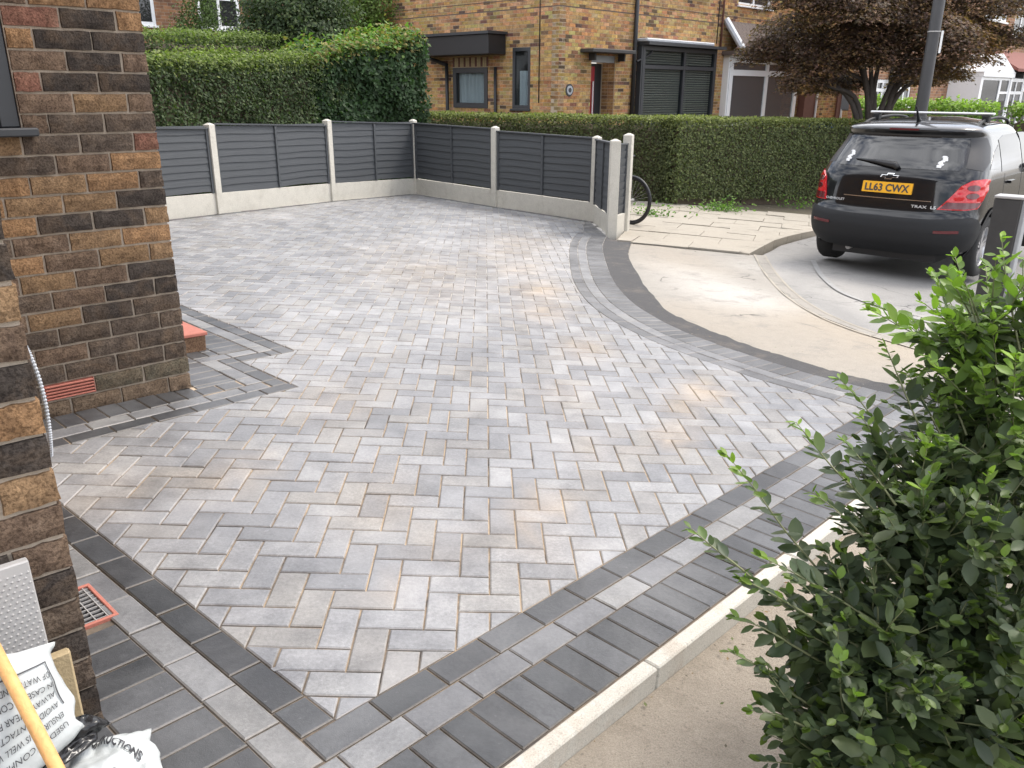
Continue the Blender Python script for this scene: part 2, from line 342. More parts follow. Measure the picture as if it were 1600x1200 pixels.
# ---- outlines, all in drive coordinates (u, v) in metres
outer = catmull([(3.27, 2.08), (2.944, 2.339), (2.77, 2.51), (2.586, 2.69), (2.446, 2.868), (2.27, 3.13), (2.121, 3.38), (1.973, 3.692), (1.838, 4.135), (1.745, 4.702), (1.73, 5.58), (1.825, 6.886), (1.943, 7.899), (2.10, 8.66)], 8)
def resample(P, step):
    o = [P[0]]; acc = 0
    d = [0]
    for i in range(1, len(P)): d.append(d[-1] + np.linalg.norm(P[i] - P[i - 1]))
    m = max(2, int(round(d[-1] / step))); out_ = []
    for k in range(m + 1):
        x = d[-1] * k / m; i = min(max(np.searchsorted(d, x) - 1, 0), len(P) - 2); tt = (x - d[i]) / max(1e-9, d[i + 1] - d[i]); out_.append(P[i] + (P[i + 1] - P[i]) * tt)
    return out_
def offs(P, o):
    r = []
    for i in range(len(P)):
        t = P[min(i + 1, len(P) - 1)] - P[max(i - 1, 0)]; t = t / np.linalg.norm(t); r.append(P[i] + np.array([-t[1], t[0]]) * o)
    return r
outer_f = resample(outer, .05)
inner_c = offs(outer_f, .40)
FL = [(-5.2, 5.06), (-4.20, 7.12), (-3.1375, 9.1865), (-2.0019, 11.4118), (-.8024, 13.2341)]; FR = [(-.8024, 13.2341), (.6551, 11.7017), (2.1355, 10.2937)]; GA = (2.1717, 8.7463); GB = (2.4399, 9.3344)
s_of = lambda p: (p[0] + p[1]) / R2
def off_in(a, b, o):   # offset the line a-b to its right-hand side
    d = np.array(b) - np.array(a); d = d / np.linalg.norm(d); nrm = np.array([d[1], -d[0]]); return tuple(np.array(a) + nrm * o), tuple(np.array(b) + nrm * o)
LBS = lambda t: -.27 - .043 * (.42 - t)          # inner edge of the left border
herr = [st2uv(LBS(.42), .42), st2uv(2.5 * R2 - .42 * 1 + .0, .42) if False else (2.655, 2.061)]
ic = [tuple(p) for p in inner_c if (p[0] - p[1]) / R2 < .415]
herr += ic
herr += [(1.82, 9.0), (1.98, 10.16), (.60, 11.50), (-.80, 12.98), (-1.88, 11.30), (-3.02, 9.08), (-5.05, 5.06)]
herr += [st2uv(1.463, -4.6), st2uv(1.463, -2.46), st2uv(1.087, -2.46), st2uv(1.09, -1.86), st2uv(-.25, -1.80), st2uv(LBS(-1.8), -1.80)]
herr = ccw(herr)
# colours (linear albedo)
LIGHT = [tuple(x * 1.0 for x in c_) for c_ in ((.225, .225, .231), (.205, .206, .213), (.238, .238, .243), (.188, .190, .198), (.168, .170, .178), (.228, .220, .210), (.208, .201, .195), (.25, .249, .25))]
DARK = [(.029, .031, .034), (.040, .042, .046), (.053, .055, .059), (.034, .035, .038), (.068, .070, .074)]
MIDL = [(.135, .136, .141), (.160, .161, .164), (.115, .116, .122), (.175, .173, .17)]
TAN = (.52, .36, .19)
blobs = []
def blob_px(x, y, r, k): blobs.append((x, y, r, k))
for b_ in ((1.15, 3.1, .16, .55), (.95, 4.2, .22, .6), (.98, 5.0, .26, .75), (.88, 6.0, .3, .55), (.75, 6.9, .45, .35), (.95, 2.1, .18, .25), (1.38, 1.52, .075, .95), (1.45, 1.58, .06, .9), (1.75, 2.25, .12, .9), (1.62, 2.1, .11, .5), (1.55, 1.85, .1, .5),
           (.62, .62, .06, .6), (.75, .74, .075, .8), (.55, .5, .08, .35), (-.62, .92, .10, .55), (-.5, 1.02, .08, .5), (-1.0, .75, .14, .35), (.05, .75, .16, .25), (-.3, 1.9, .2, .25), (-.15, 5.6, .5, .35), (.2, 4.8, .35, .3), (.9, 7.6, .5, .4), (-.55, 6.6, .5, .2), (.72, .4, .09, .4), (.35, .35, .1, .25), (1.0, 1.35, .12, .3), (.2, .1, .05, .3)):
    blobs.append(b_)
def tanf(u, v):
    f = 0
    for bu, bv, r, k in blobs:
        d2 = ((u - bu) ** 2 + ((v - bv) * .55) ** 2) / (r * r)
        if d2 < 6: f = max(f, k * math.exp(-d2) * (.6 + .8 * N2(u * 9, v * 9)))
    return min(f, .9)
def whitef(u, v): return max(0, N1(u * .9 + 3, v * .55 + 8) * .6 + N3(u * 2.7, v * 2.0) * .5 - .55) * .9
def paver_col(base, u, v, st_=1.0):
    c = lerp3(base, TAN, tanf(u, v) * st_ * .42); return lerp3(c, (.42, .41, .40), min(.55, whitef(u, v) * st_))
JO = .0024; CH_ = .0045; TH = .05
def paver(mb, poly, base, z=0.0, tilt=(0, 0), stn=1.0, cham=CH_):
    # poly: convex ring in uv, already at its finished outline
    k = len(poly); cx = sum(p[0] for p in poly) / k; cy = sum(p[1] for p in poly) / k
    top = []; mid = []; bot = []; cols = []
    for i in range(k):
        p0 = poly[i - 1]; p1 = poly[i]; p2 = poly[(i + 1) % k]
        def nrm(a, b): dx, dy = b[0] - a[0], b[1] - a[1]; L = math.hypot(dx, dy) or 1; return (-dy / L, dx / L)
        n1 = nrm(p0, p1); n2 = nrm(p1, p2); den = max(.35, 1 + n1[0] * n2[0] + n1[1] * n2[1]); ox = (n1[0] + n2[0]) / den; oy = (n1[1] + n2[1]) / den
        q = (p1[0] + ox * cham, p1[1] + oy * cham)
        if (q[0] - cx) * (p1[0] - cx) + (q[1] - cy) * (p1[1] - cy) < 0: q = (p1[0] * .5 + cx * .5, p1[1] * .5 + cy * .5)
        h = z + (p1[0] - cx) * tilt[0] + (p1[1] - cy) * tilt[1]
        top.append(g(q[0], q[1], h)); mid.append(g(p1[0], p1[1], h - .0035)); bot.append(g(p1[0], p1[1], h - TH))
    cols = [paver_col(base, poly[i][0], poly[i][1], stn) for i in range(k)]
    fs = [tuple(range(k))]; 
    for i in range(k): j = (i + 1) % k; fs.append((k + i, k + j, j, i)); fs.append((2 * k + i, 2 * k + j, k + j, k + i))
    mb.add(top + mid + bot, fs, cols + [lerp3(c, (.34, .27, .19), .25) for c in cols] + cols)
def shrink(poly, d):
    k = len(poly); r = []
    for i in range(k):
        p0 = poly[i - 1]; p1 = poly[i]; p2 = poly[(i + 1) % k]
        def nrm(a, b): dx, dy = b[0] - a[0], b[1] - a[1]; L = math.hypot(dx, dy) or 1; return (-dy / L, dx / L)
        n1 = nrm(p0, p1); n2 = nrm(p1, p2); den = max(.35, 1 + n1[0] * n2[0] + n1[1] * n2[1]); r.append((p1[0] + (n1[0] + n2[0]) / den * d, p1[1] + (n1[1] + n2[1]) / den * d))
    return r
# sand bed = the driveway itself
bed = MB(); bb = [(-5.3, 5.0), (-.62, -.95), (.25, -1.6), (3.2, 1.75), (2.0, 8.4), (2.1, 10.2), (-.8, 13.2), (-2, 11.4)]
bedpoly = ccw([(-5.2, 5.06), (-3.1, 9.15), (-2.0, 11.38), (-.80, 13.2), (.65, 11.67), (2.1, 10.26), (2.16, 8.75)] + [tuple(p) for p in outer_f[::-1]] + [st2uv(-1.2, .82), st2uv(-1.2, .0), st2uv(-.68, -.1), st2uv(-.68, -1.9), st2uv(-.3, -2.165), st2uv(.63, -2.165), st2uv(.63, -4.6)])
u0, u1 = min(p[0] for p in bedpoly), max(p[0] for p in bedpoly); v0, v1 = min(p[1] for p in bedpoly), max(p[1] for p in bedpoly)
cs = .25
for i in range(int((u1 - u0) / cs) + 1):
    for j in range(int((v1 - v0) / cs) + 1):
        a, b = u0 + i * cs, v0 + j * cs; q = clip(bedpoly, [(a, b), (a + cs, b), (a + cs, b + cs), (a, b + cs)])
        if q:
            bed.add([g(p[0], p[1], -.0065) for p in q], [tuple(range(len(q)))], [lerp3(lerp3((.46, .35, .24), (.10, .085, .07), .75 if ((p[0] + p[1]) / R2 < -.2 or (p[0] - p[1]) / R2 > .5) else 0), (.60, .58, .54), min(1, max(0, (p[1] - 1.6) / 3.5))) for p in q])  # sand pales with distance: haze-like dusty bloom put into its colour
driveway = tag(bed.build('driveway', M['sand']), kind='structure')
# ---- herringbone field: 45 degree herringbone, module 200 x 100
pieces = []    # (poly, base colour, kind)
U = .1
def add_piece(poly, kind, base): pieces.append((poly, kind, base))
def seg_near(poly, P, r):
    return False
hb_edges = [(herr[i - 1], herr[i]) for i in range(len(herr))]
hbb = (min(p[0] for p in herr), max(p[0] for p in herr), min(p[1] for p in herr), max(p[1] for p in herr))
def edge_cross(x0, y0, x1, y1):
    for a, b in hb_edges:
        if max(a[0], b[0]) < x0 or min(a[0], b[0]) > x1 or max(a[1], b[1]) < y0 or min(a[1], b[1]) > y1: continue
        return True
    return False
for j in range(int(hbb[2] / U) - 2, int(hbb[3] / U) + 2):
    for i in range(int(hbb[0] / U) - 3, int(hbb[1] / U) + 3):
        m4 = (i + j) % 4
        if m4 == 0: rects = [(i, j, i + 2, j + 1)]
        elif m4 == 2: rects = [(i, j, i + 1, j + 2)]
        else: continue
        for (a, b, c, d) in rects:
            x0, y0, x1, y1 = a * U, b * U, c * U, d * U
            ins = [inside(p, herr) for p in ((x0, y0), (x1, y0), (x1, y1), (x0, y1))]
            if not any(ins) and not edge_cross(x0, y0, x1, y1): continue
            base = random.choice(LIGHT); f = .93 + .14 * random.random(); base = tuple(x * f for x in base)
            if all(ins) and not edge_cross(x0, y0, x1, y1): pl = [(x0, y0), (x1, y0), (x1, y1), (x0, y1)]
            else:
                pl = clip(herr, [(x0, y0), (x1, y0), (x1, y1), (x0, y1)])
                if not pl or abs(area2(pl)) < 4e-4: continue
                pl = ccw(pl)
            add_piece(pl, 'field', base)
# ---- borders
def rect_st(s0, s1, t0, t1, fn=None):
    q = [(s0, t0), (s1, t0), (s1, t1), (s0, t1)]
    if fn: q = [fn(*p) for p in q]
    return ccw([st2uv(*p) for p in q])
def run(axis, a0, a1, w0, w1, step, pal, fn=None, start=0.0, skip=None, darker=1.0):
    x = a0 - start
    while x < a1 - .01:
        e = min(x + step, a1); b = max(x, a0)
        if e - b > .02 and not (skip and skip(b, e)):
            f = .86 + .28 * random.random(); base = tuple(k * f for k in random.choice(pal))
            add_piece(rect_st(b, e, w0, w1, fn) if axis == 's' else rect_st(w0, w1, b, e, fn), 'border', base)
        x += step
run('s', -.37, 3.72, .42, .52, .2, DARK); run('s', -.47, 3.73, .52, .62, .2, MIDL, start=.07); run('s', -1.2, 3.75, .62, .82, .1, DARK)
fl = lambda s, t: (s + LBS(min(t, .42)), t)
run('t', -1.85, .415, -.10, 0.0, .2, DARK, fl, .06); run('t', -1.85, .515, -.20, -.10, .2, MIDL, fl, .02)
run('t', -1.85, .615, -.40, -.20, .1, DARK, fl, 0.0, skip=lambda b, e: e > -.62 and b < -.375)
run('t', .02, .615, -.60, -.40, .1, DARK, fl); run('t', .02, .615, -.80, -.60, .1, DARK, fl)
# along the house wall and round the doorstep
wl = lambda s, t: (s, t)
wsk = lambda s, t: (s, t + .056 * (1.09 - s) / 1.34)
run('s', -.25, 1.09, -1.955, -1.858, .2, DARK, wsk, .05); run('s', -.25, .98, -2.055, -1.955, .2, MIDL, wsk, .12); run('s', -.25, .64, -2.235, -2.055, .1, DARK, wsk)
run('s', .64, .88, -2.16, -2.05, .12, DARK)
run('t', -2.46, -1.955, .99, 1.085, .2, DARK); run('t', -2.57, -2.055, .89, .99, .2, MIDL); run('t', -2.9, -2.16, .66, .89, .1, DARK)
run('s', .99, 1.36, -2.56, -2.465, .2, DARK, None, .1); run('s', .89, 1.26, -2.66, -2.57, .2, MIDL)
run('t', -4.6, -2.465, 1.365, 1.46, .2, DARK); run('t', -4.6, -2.57, 1.265, 1.365, .2, MIDL, None, .1)
for a in (.66, .86, 1.06): run('t', -4.6 if a < 1.0 else -4.6, -2.67 if a > .87 else -2.9, a, min(a + .2, 1.262), .1, DARK)
# curved border by the road
for (o0, o1, stp, pal) in ((0.0, .2, .1, DARK), (.2, .3, .2, MIDL), (.3, .4, .2, DARK[2:] + MIDL[2:3])):
    A = offs(outer_f, o0); B = offs(outer_f, o1); d = [0]
    for i in range(1, len(outer_f)): d.append(d[-1] + np.linalg.norm(outer_f[i] - outer_f[i - 1]))
    x = .02
    def at(P, x): i = min(max(np.searchsorted(d, x) - 1, 0), len(P) - 2); tt = (x - d[i]) / (d[i + 1] - d[i]); return P[i] + (P[i + 1] - P[i]) * tt
    while x < d[-1] - .05:
        e = min(x + stp, d[-1]); q = ccw([tuple(at(A, x)), tuple(at(A, e)), tuple(at(B, e)), tuple(at(B, x))])
        lim = .42
        if all((p[0] - p[1]) / R2 < lim + .06 for p in q):
            qq = clip(q, ccw([st2uv(-1, -9), st2uv(14, -9), st2uv(14, lim - .40 + .40), st2uv(-1, lim - .40 + .40)])) or q
            f = .86 + .28 * random.random(); add_piece(ccw(qq), 'border', lerp3(tuple(k * f for k in random.choice(pal)), (.26, .255, .25), .22))
        x += stp
# course along the fences
for A_, B_ in (((-5.05, 5.06), (-3.02, 9.08)), ((-3.02, 9.08), (-1.88, 11.30)), ((-1.88, 11.30), (-.80, 12.98)), ((-.80, 12.98), (.60, 11.50)), ((.60, 11.50), (1.98, 10.16))):
    a = np.array(A_); b = np.array(B_); L = np.linalg.norm(b - a); dd = (b - a) / L; nn_ = np.array([-dd[1], dd[0]]); x = 0
    while x < L - .03:
        e = min(x + .2, L); q = [a + dd * x, a + dd * e, a + dd * e + nn_ * .1, a + dd * x + nn_ * .1]; add_piece(ccw([tuple(p) for p in q]), 'border', tuple(k * (.9 + .3 * random.random()) for k in random.choice(DARK))); x += .2
def fill(poly, pal, ang_=PI / 4, L=.2, W=.1, kind='border'):
    poly = ccw(poly); e1_ = np.array([math.cos(ang_), math.sin(ang_)]); e2_ = np.array([-e1_[1], e1_[0]]); o_ = np.array(poly[0])
    for j in range(-40, 40):
        for i in range(-30, 30):
            b_ = o_ + e1_ * (i * L + (L / 2 if j % 2 else 0)) + e2_ * (j * W); q = clip(poly, [tuple(b_), tuple(b_ + e1_ * L), tuple(b_ + e1_ * L + e2_ * W), tuple(b_ + e2_ * W)])
            if q and abs(area2(q)) > 5e-4: f = .86 + .28 * random.random(); add_piece(ccw(q), kind, tuple(k * f for k in random.choice(pal)))
ic_end = ic[-1]
fill([ic_end, tuple(outer_f[-1]), (2.10, 8.80), (2.06, 10.2), (1.98, 10.16), (1.82, 9.0)], MIDL)
fill([st2uv(.892, -2.665), st2uv(1.058, -2.665), st2uv(1.058, -2.90), st2uv(.892, -2.90)], DARK, -PI / 4)
def scr_area(poly):
    P = [pix(g(*p)) for p in poly]
    if any(p[2] < .3 for p in P): return 0
    c = (sum(p[0] for p in P) / len(P), sum(p[1] for p in P) / len(P))
    if not (-20 < c[0] < 1620 and 0 < c[1] < 1215): return 0
    if c[0] > 1330 and c[1] > 640: return 0            # behind the shrub
    if c[0] < 70 and c[1] > 600: return 0
    return abs(area2([(p[0], p[1]) for p in P]))
for kind, nm in (('field', 'paver'), ('border', 'border_paver')):
    L_ = [p for p in pieces if p[1] == kind]; L_ = sorted(L_, key=lambda p: -scr_area(p[0])); rest = MB()
    for i, (poly, _, base) in enumerate(L_):
        poly = shrink(poly, JO if kind == 'field' else JO * .9); one = i < 300 and scr_area(poly) > 60
        mb = MB() if one else rest
        z = random.gauss(0, .0008); tl = (random.gauss(0, .006), random.gauss(0, .006))
        paver(mb, poly, base, z, tl, 1.0 if kind == 'field' else .3)
        if one: mb.build(nm, M['paver'], driveway)
    tag(rest.build(nm + '_area', M['paver'], driveway), kind='stuff')

# ---- concrete edging along the neighbour's path
kerb = empty('edging_kerb', st(1.0, .85), 'pale concrete edging kerb between the dark soldier course and the sandy path', 'kerb')
s = -1.3
while s < 3.2:
    mb = MB(); e = s + .905; P = [(s + .003, .826), (e - .003, .826), (e - .003, .876), (s + .003, .876)]
    mb.obox(st(0, 0), (st(1, 0) - st(0, 0)), (st(0, 1) - st(0, 0)), NW, (s + .002, .826, -.17), (e - .002, .877, .004 + random.gauss(0, .0015)), bev=.005)
    fixn(mb.build('kerb_stone', M['kerb'], kerb)); s = e
def sheet(name, poly, off, mat, cell=.5, colf=None, jit=0.0):
    poly = ccw(poly); mb = MB(); a0, a1 = min(p[0] for p in poly), max(p[0] for p in poly); b0, b1 = min(p[1] for p in poly), max(p[1] for p in poly)
    for i in range(int((a1 - a0) / cell) + 1):
        for j in range(int((b1 - b0) / cell) + 1):
            a, b = a0 + i * cell, b0 + j * cell; q = clip(poly, [(a, b), (a + cell, b), (a + cell, b + cell), (a, b + cell)])
            if q: mb.add([g(p[0], p[1], off + (jit * (N1(p[0] * 3, p[1] * 3) - .5) if jit else 0)) for p in q], [tuple(range(len(q)))], [colf(*p) for p in q] if colf else (1, 1, 1))
    me_o = mb.build(name, mat); bm = bmesh.new(); bm.from_mesh(me_o.data); bmesh.ops.remove_doubles(bm, verts=bm.verts, dist=1e-4); bm.to_mesh(me_o.data); bm.free(); return me_o
tag(sheet('path', [st2uv(-2.0, .878), st2uv(3.6, .878), st2uv(3.6, 4.0), st2uv(-2, 4.0)], -.068, M['path'], .1, jit=.012), kind='structure')
# ---- new tarmac strip, pavement apron, road
strip_o = catmull([(3.45, 2.20), (3.097, 2.488), (2.884, 2.65), (2.742, 2.798), (2.603, 2.996), (2.455, 3.23), (2.28, 3.56), (2.09, 3.98), (1.985, 4.475), (2.004, 5.64), (2.135, 7.141), (2.28, 7.95), (2.33, 8.2)], 8)
strip_o = [p + np.array([N2(i * .9, 3) * .03, N3(i * .8, 5) * .03]) for i, p in enumerate(strip_o)]
tag(sheet('tarmac_strip', [tuple(p) for p in outer_f] + [(2.12, 8.45)] + [tuple(p) for p in strip_o[::-1]], -.008, M['tarmac'], .2, jit=.006), kind='structure')
arc = catmull([(3.86, 7.72), (3.60, 6.6), (3.40, 5.45), (3.36, 4.65), (3.46, 4.06), (3.67, 3.62), (3.95, 3.1), (4.3, 2.6), (5.2, 1.6), (6.5, .3)], 8)
def dust(u, v):
    d = 0
    for (a, b, r, k) in ((2.75, 5.6, .42, .9), (2.6, 4.9, .35, .7), (3.1, 5.0, .3, .6), (2.5, 6.4, .4, .5), (3.9, 5.6, .35, .75), (3.6, 6.9, .4, .5), (4.15, 4.6, .3, .8), (4.3, 6.6, .5, .4)): d += k * math.exp(-(((u - a) ** 2) + ((v - b) * .7) ** 2) / (r * r))
    return min(1, d * (.55 + .8 * N1(u * 3.1, v * 2.2)))
ap = lambda u, v: lerp3(lerp3((1, 1, 1), (1.15, 1.05, .92), max(0, N3(u * 1.1, v * .9) - .35) * 1.4), (1.6, 1.64, 1.7), dust(u, v) * .7)
rd = lambda u, v: lerp3((1.1, 1.1, 1.1), (2.0, 1.95, 1.88), min(1, dust(u, v) * .9 + max(0, .45 - abs(u - 4.1) * .35) * N2(u * 2, v * 2)))
tag(sheet('pavement_apron', [tuple(p) for p in strip_o] + [(2.38, 8.18), (3.62, 7.74), (3.86, 7.72)] + [tuple(p) for p in arc] + [(6.0, -.4), (4.2, 1.25)], -.020, M['apron'], .14, ap, jit=.008), kind='structure')
arc_o = offs(arc, .13)
road_poly = [tuple(p) for p in arc] + [(11, -4), (15, 4), (15, 12), (12, 15.5), (9.5, 14.0), (5.7, 10.3), (5.05, 9.5), (4.5, 8.8), (4.15, 8.2)]
tag(sheet('road', road_poly, -.040, M['road'], .3, rd, jit=.008), kind='structure')
# dropped kerb stones flush in the road edge, and the raised kerb round the corner
dk = empty('dropped_kerb', g(3.5, 5, 0), 'flush grey dropped kerb curving between apron and road', 'kerb')
ra = resample(arc[:46], .62)
for i in range(len(ra) - 1):
    a, b = ra[i], ra[i + 1]; d = (b - a) / np.linalg.norm(b - a); nn_ = np.array([-d[1], d[0]]) ; mb = MB()
    q = [a + d * .004 + nn_ * .055, b - d * .004 + nn_ * .055, b - d * .004 - nn_ * .055, a + d * .004 - nn_ * .055]
    q = ccw([tuple(p) for p in q]); k = 4
    mb.add([g(*p, -.016) for p in q] + [g(*p, -.12) for p in q], [(0, 1, 2, 3)] + [(4 + i_, 4 + (i_ + 1) % 4, (i_ + 1) % 4, i_) for i_ in range(4)]); mb.build('kerb_stone', M['apron'], dk)
jm = MB(); fa = resample(arc[:46], .08); jn_ = [.002 + .012 * N2(i * .4, 2) for i in range(len(fa))]
for sd_o in (.062, -.062):
    A_ = [p for p in offs(fa, sd_o)]; B_ = [offs(fa, sd_o + (.012 if sd_o > 0 else -.012))[i] for i in range(len(fa))]
    A_ = [a + (b - a) * (-jn_[i] / .012) for i, (a, b) in enumerate(zip(A_, B_))]
    jm.add([g(*p, -.0135) for p in A_] + [g(*p, -.0135) for p in B_], [(i, i + 1, len(fa) + i + 1, len(fa) + i) for i in range(len(fa) - 1)])
fixn(jm.build('joint', M['slab'], dk))
rk = empty('raised_kerb', g(4.2, 8.5, 0), 'raised weathered kerb curving round the footpath behind the parked car', 'kerb')
kc = resample(catmull([(3.72, 7.70), (3.92, 7.9), (4.23, 8.48), (4.65, 9.08), (5.31, 9.87), (6.3, 10.9), (8.5, 13.2), (10, 14.8)], 8), .6)
for i in range(len(kc) - 1):
    a, b = kc[i], kc[i + 1]; d = (b - a) / np.linalg.norm(b - a); nn_ = np.array([-d[1], d[0]]); mb = MB(); up0 = .0 if i == 0 else .045; up1 = .045
    q = [(a + d * .004, up0), (b - d * .004, up1), (b - d * .004 + nn_ * .125, up1), (a + d * .004 + nn_ * .125, up0)]
    mb.add([g(*p, h) for p, h in q] + [g(*p, -.14) for p, h in q], [(0, 1, 2, 3)] + [(4 + i_, 4 + (i_ + 1) % 4, (i_ + 1) % 4, i_) for i_ in range(4)]); mb.build('kerb_stone', M['slab'], rk)
# ---- flagged footpath
kin = [tuple(p) for p in offs(kc, .13)]
foot = ccw([(2.18, 8.30), (3.62, 7.76), (3.74, 7.78)] + kin + [(9.2, 16.5), (4.3, 14.2), (2.6, 13.0), (1.2, 13.0), (2.3, 10.4), (2.42, 9.2)])
footpath = tag(sheet('footpath', foot, -.012, M['earth'], .6), kind='structure')
ang = math.radians(-21); e1 = np.array([math.cos(ang), math.sin(ang)]); e2 = np.array([-e1[1], e1[0]]); o0 = np.array([2.34, 8.20])
for j in range(-1, 9):
    for i in range(-4, 9):
        sh = .31 * (j % 2); q = [o0 + e1 * (i * .72 + sh) + e2 * (j * .62), o0 + e1 * (i * .72 + .72 + sh) + e2 * (j * .62), o0 + e1 * (i * .72 + .72 + sh) + e2 * (j * .62 + .62), o0 + e1 * (i * .72 + sh) + e2 * (j * .62 + .62)]
        q = clip(foot, [tuple(p) for p in q])
        if q and abs(area2(q)) > .03:
            mb = MB(); q = shrink(ccw(q), .004); z0 = .006 + random.gauss(0, .004); k = len(q); f = .86 + .3 * random.random(); tx, ty = random.gauss(0, .006), random.gauss(0, .006); c0 = q[0]
            hh = lambda p: z0 + (p[0] - c0[0]) * tx + (p[1] - c0[1]) * ty
            mb.add([g(*p, hh(p)) for p in q] + [g(*p, -.06) for p in q], [tuple(range(k))] + [(k + i_, k + (i_ + 1) % k, (i_ + 1) % k, i_) for i_ in range(k)]); mb.build('paving_flag', M['slab'], footpath)
# worn white road line
wa = catmull([(4.45, 7.6), (4.15, 6.58), (3.99, 5.69), (4.06, 5.12), (4.20, 4.60), (4.5, 3.9)], 8); wb = offs(wa, .06)
lm = MB(); lm.add([g(*p, -.029) for p in wa] + [g(*p, -.029) for p in wb], [(i, i + 1, len(wa) + i + 1, len(wa) + i) for i in range(len(wa) - 1)]); fixn(tag(lm.build('road_marking', M['paint_line']), kind='structure'))

# dry leaves and grit blown against the kerb and the hedge foot
lv = MB(); lr = random.Random(17)
def litter(P, sz, c):
    a = lr.uniform(0, 2 * PI); d = np.array([math.cos(a), math.sin(a), lr.uniform(-.2, .2)]) * sz; e = np.array([-math.sin(a), math.cos(a), lr.uniform(-.3, .3)]) * sz * .45; P = np.array(P) + np.array([0, 0, .004 + sz * .15]); lv.add([P - d, P + e, P + d, P - e], [(0, 1, 2, 3)], c)
LC_ = [(.16, .10, .05), (.22, .15, .07), (.10, .08, .05), (.12, .14, .05), (.30, .27, .22)]
for i in range(90): litter(st(lr.uniform(-.8, 3.0), .885 + abs(lr.gauss(0, .10)), -.064), lr.uniform(.003, .011), lr.choice(LC_))
for i in range(160): litter(st(lr.uniform(-.8, 3.0), .885 + lr.random() * 1.2, -.064), lr.uniform(.002, .005), lr.choice(LC_))
for i in range(220): u_ = lr.uniform(2.3, 6.0); litter(g(u_, 12.1 + (u_ - 3) * .45 + lr.gauss(0, .3), .012), lr.uniform(.006, .02), lr.choice(LC_))
for i in range(150): p_ = outer_f[lr.randrange(len(outer_f))]; litter(g(p_[0] + abs(lr.gauss(.1, .25)), p_[1] + lr.gauss(.05, .1), -.008), lr.uniform(.003, .009), lr.choice(LC_))
tag(lv.build('leaf_litter', plain('litter', (1, 1, 1), .9, var=.1, useattr=True)), 'scattered dry leaf litter and grit on the path and footpath', 'litter', None, 'stuff')

# ================================================================== brick walls
BC = {'K': (.060, .050, .044), 'D': (.105, .082, .066), 'N': (.165, .115, .083), 'T': (.25, .162, .092), 'O': (.32, .19, .10), 'R': (.225, .11, .08), 'G': (.14, .124, .092), 'M': (.21, .155, .11)}
def brick_mesh(L, Hh, Dp, rough, seed, mat):
    r = random.Random(seed); nx, nz = (6, 3) if rough else (1, 1); mb = MB(); vs = []; b = .006 if rough else .002
    for j in range(nz + 1):
        for i in range(nx + 1):
            x = -L / 2 + L * i / nx; z = -Hh / 2 + Hh * j / nz; ed = (i in (0, nx)) or (j in (0, nz)); y = 0.0
            if rough:
                if i not in (0, nx): x += r.uniform(-.006, .006)
                x += r.gauss(0, .0013); z += r.gauss(0, .0011); y = (b * .55 if ed else 0) + r.gauss(0, .0012)
            vs.append((x, y, z))
    fs = [(j * (nx + 1) + i, j * (nx + 1) + i + 1, (j + 1) * (nx + 1) + i + 1, (j + 1) * (nx + 1) + i) for j in range(nz) for i in range(nx)]
    per = [i for i in range(nx + 1)] + [(j + 1) * (nx + 1) - 1 + 0 for j in range(1, nz + 1)] + [nz * (nx + 1) + i for i in range(nx - 1, -1, -1)] + [j * (nx + 1) for j in range(nz - 1, 0, -1)]
    m0 = len(vs); sx = (L / 2 + .0) / (L / 2); 
    for k in per: vs.append((vs[k][0] * 1.0 + (math.copysign(.002, vs[k][0])), b * 2.2 if rough else .003, vs[k][2] + math.copysign(.0015, vs[k][2])))
    m1 = len(vs)
    for k in per: vs.append((vs[k][0], Dp, vs[k][2]))
    np_ = len(per)
    for q in range(np_):
        a, c = per[q], per[(q + 1) % np_]; fs.append((c, a, m0 + q, m0 + (q + 1) % np_)); fs.append((m0 + (q + 1) % np_, m0 + q, m1 + q, m1 + (q + 1) % np_))
    mb.add(vs, fs); me = mb.mesh('brick', mat, smooth=False); return me
def face_mat(P0, d, n, a, z):      # local x along d, y into the wall, z up
    m = Matrix(((d[0], -n[0], 0, P0[0] + d[0] * a), (d[1], -n[1], 0, P0[1] + d[1] * a), (0, 0, 1, z), (0, 0, 0, 1))); return m
def lay(a0, a1, z0, z1, course, SL, HL, jn, openings, first_header=0, anchor=1):
    # bricks from the end a1 leftwards; returns (a, b, z, zt, row, index)
    res = []; row = 0; z = z0
    while z < z1 - .01:
        x = a1; k = 0
        while x > a0 + .01:
            L = (HL if (row % 2 == first_header) else SL) if k == 0 else SL; b = max(x - L, a0); segs = [(b, x)]
            for (oa, ob, oz0, oz1) in openings:
                if z + course * .5 > oz0 and z + course * .5 < oz1:
                    ns = []
                    for (p, q) in segs:
                        if q <= oa or p >= ob: ns.append((p, q))
                        else:
                            if p < oa: ns.append((p, oa))
                            if q > ob: ns.append((ob, q))
                    segs = ns
            for (p, q) in segs:
                if q - p > .03: res.append((p + jn / 2, q - jn / 2, z + jn / 2, z + course - jn / 2, row, k))
            x = b; k += 1
        z += course; row += 1
    return res
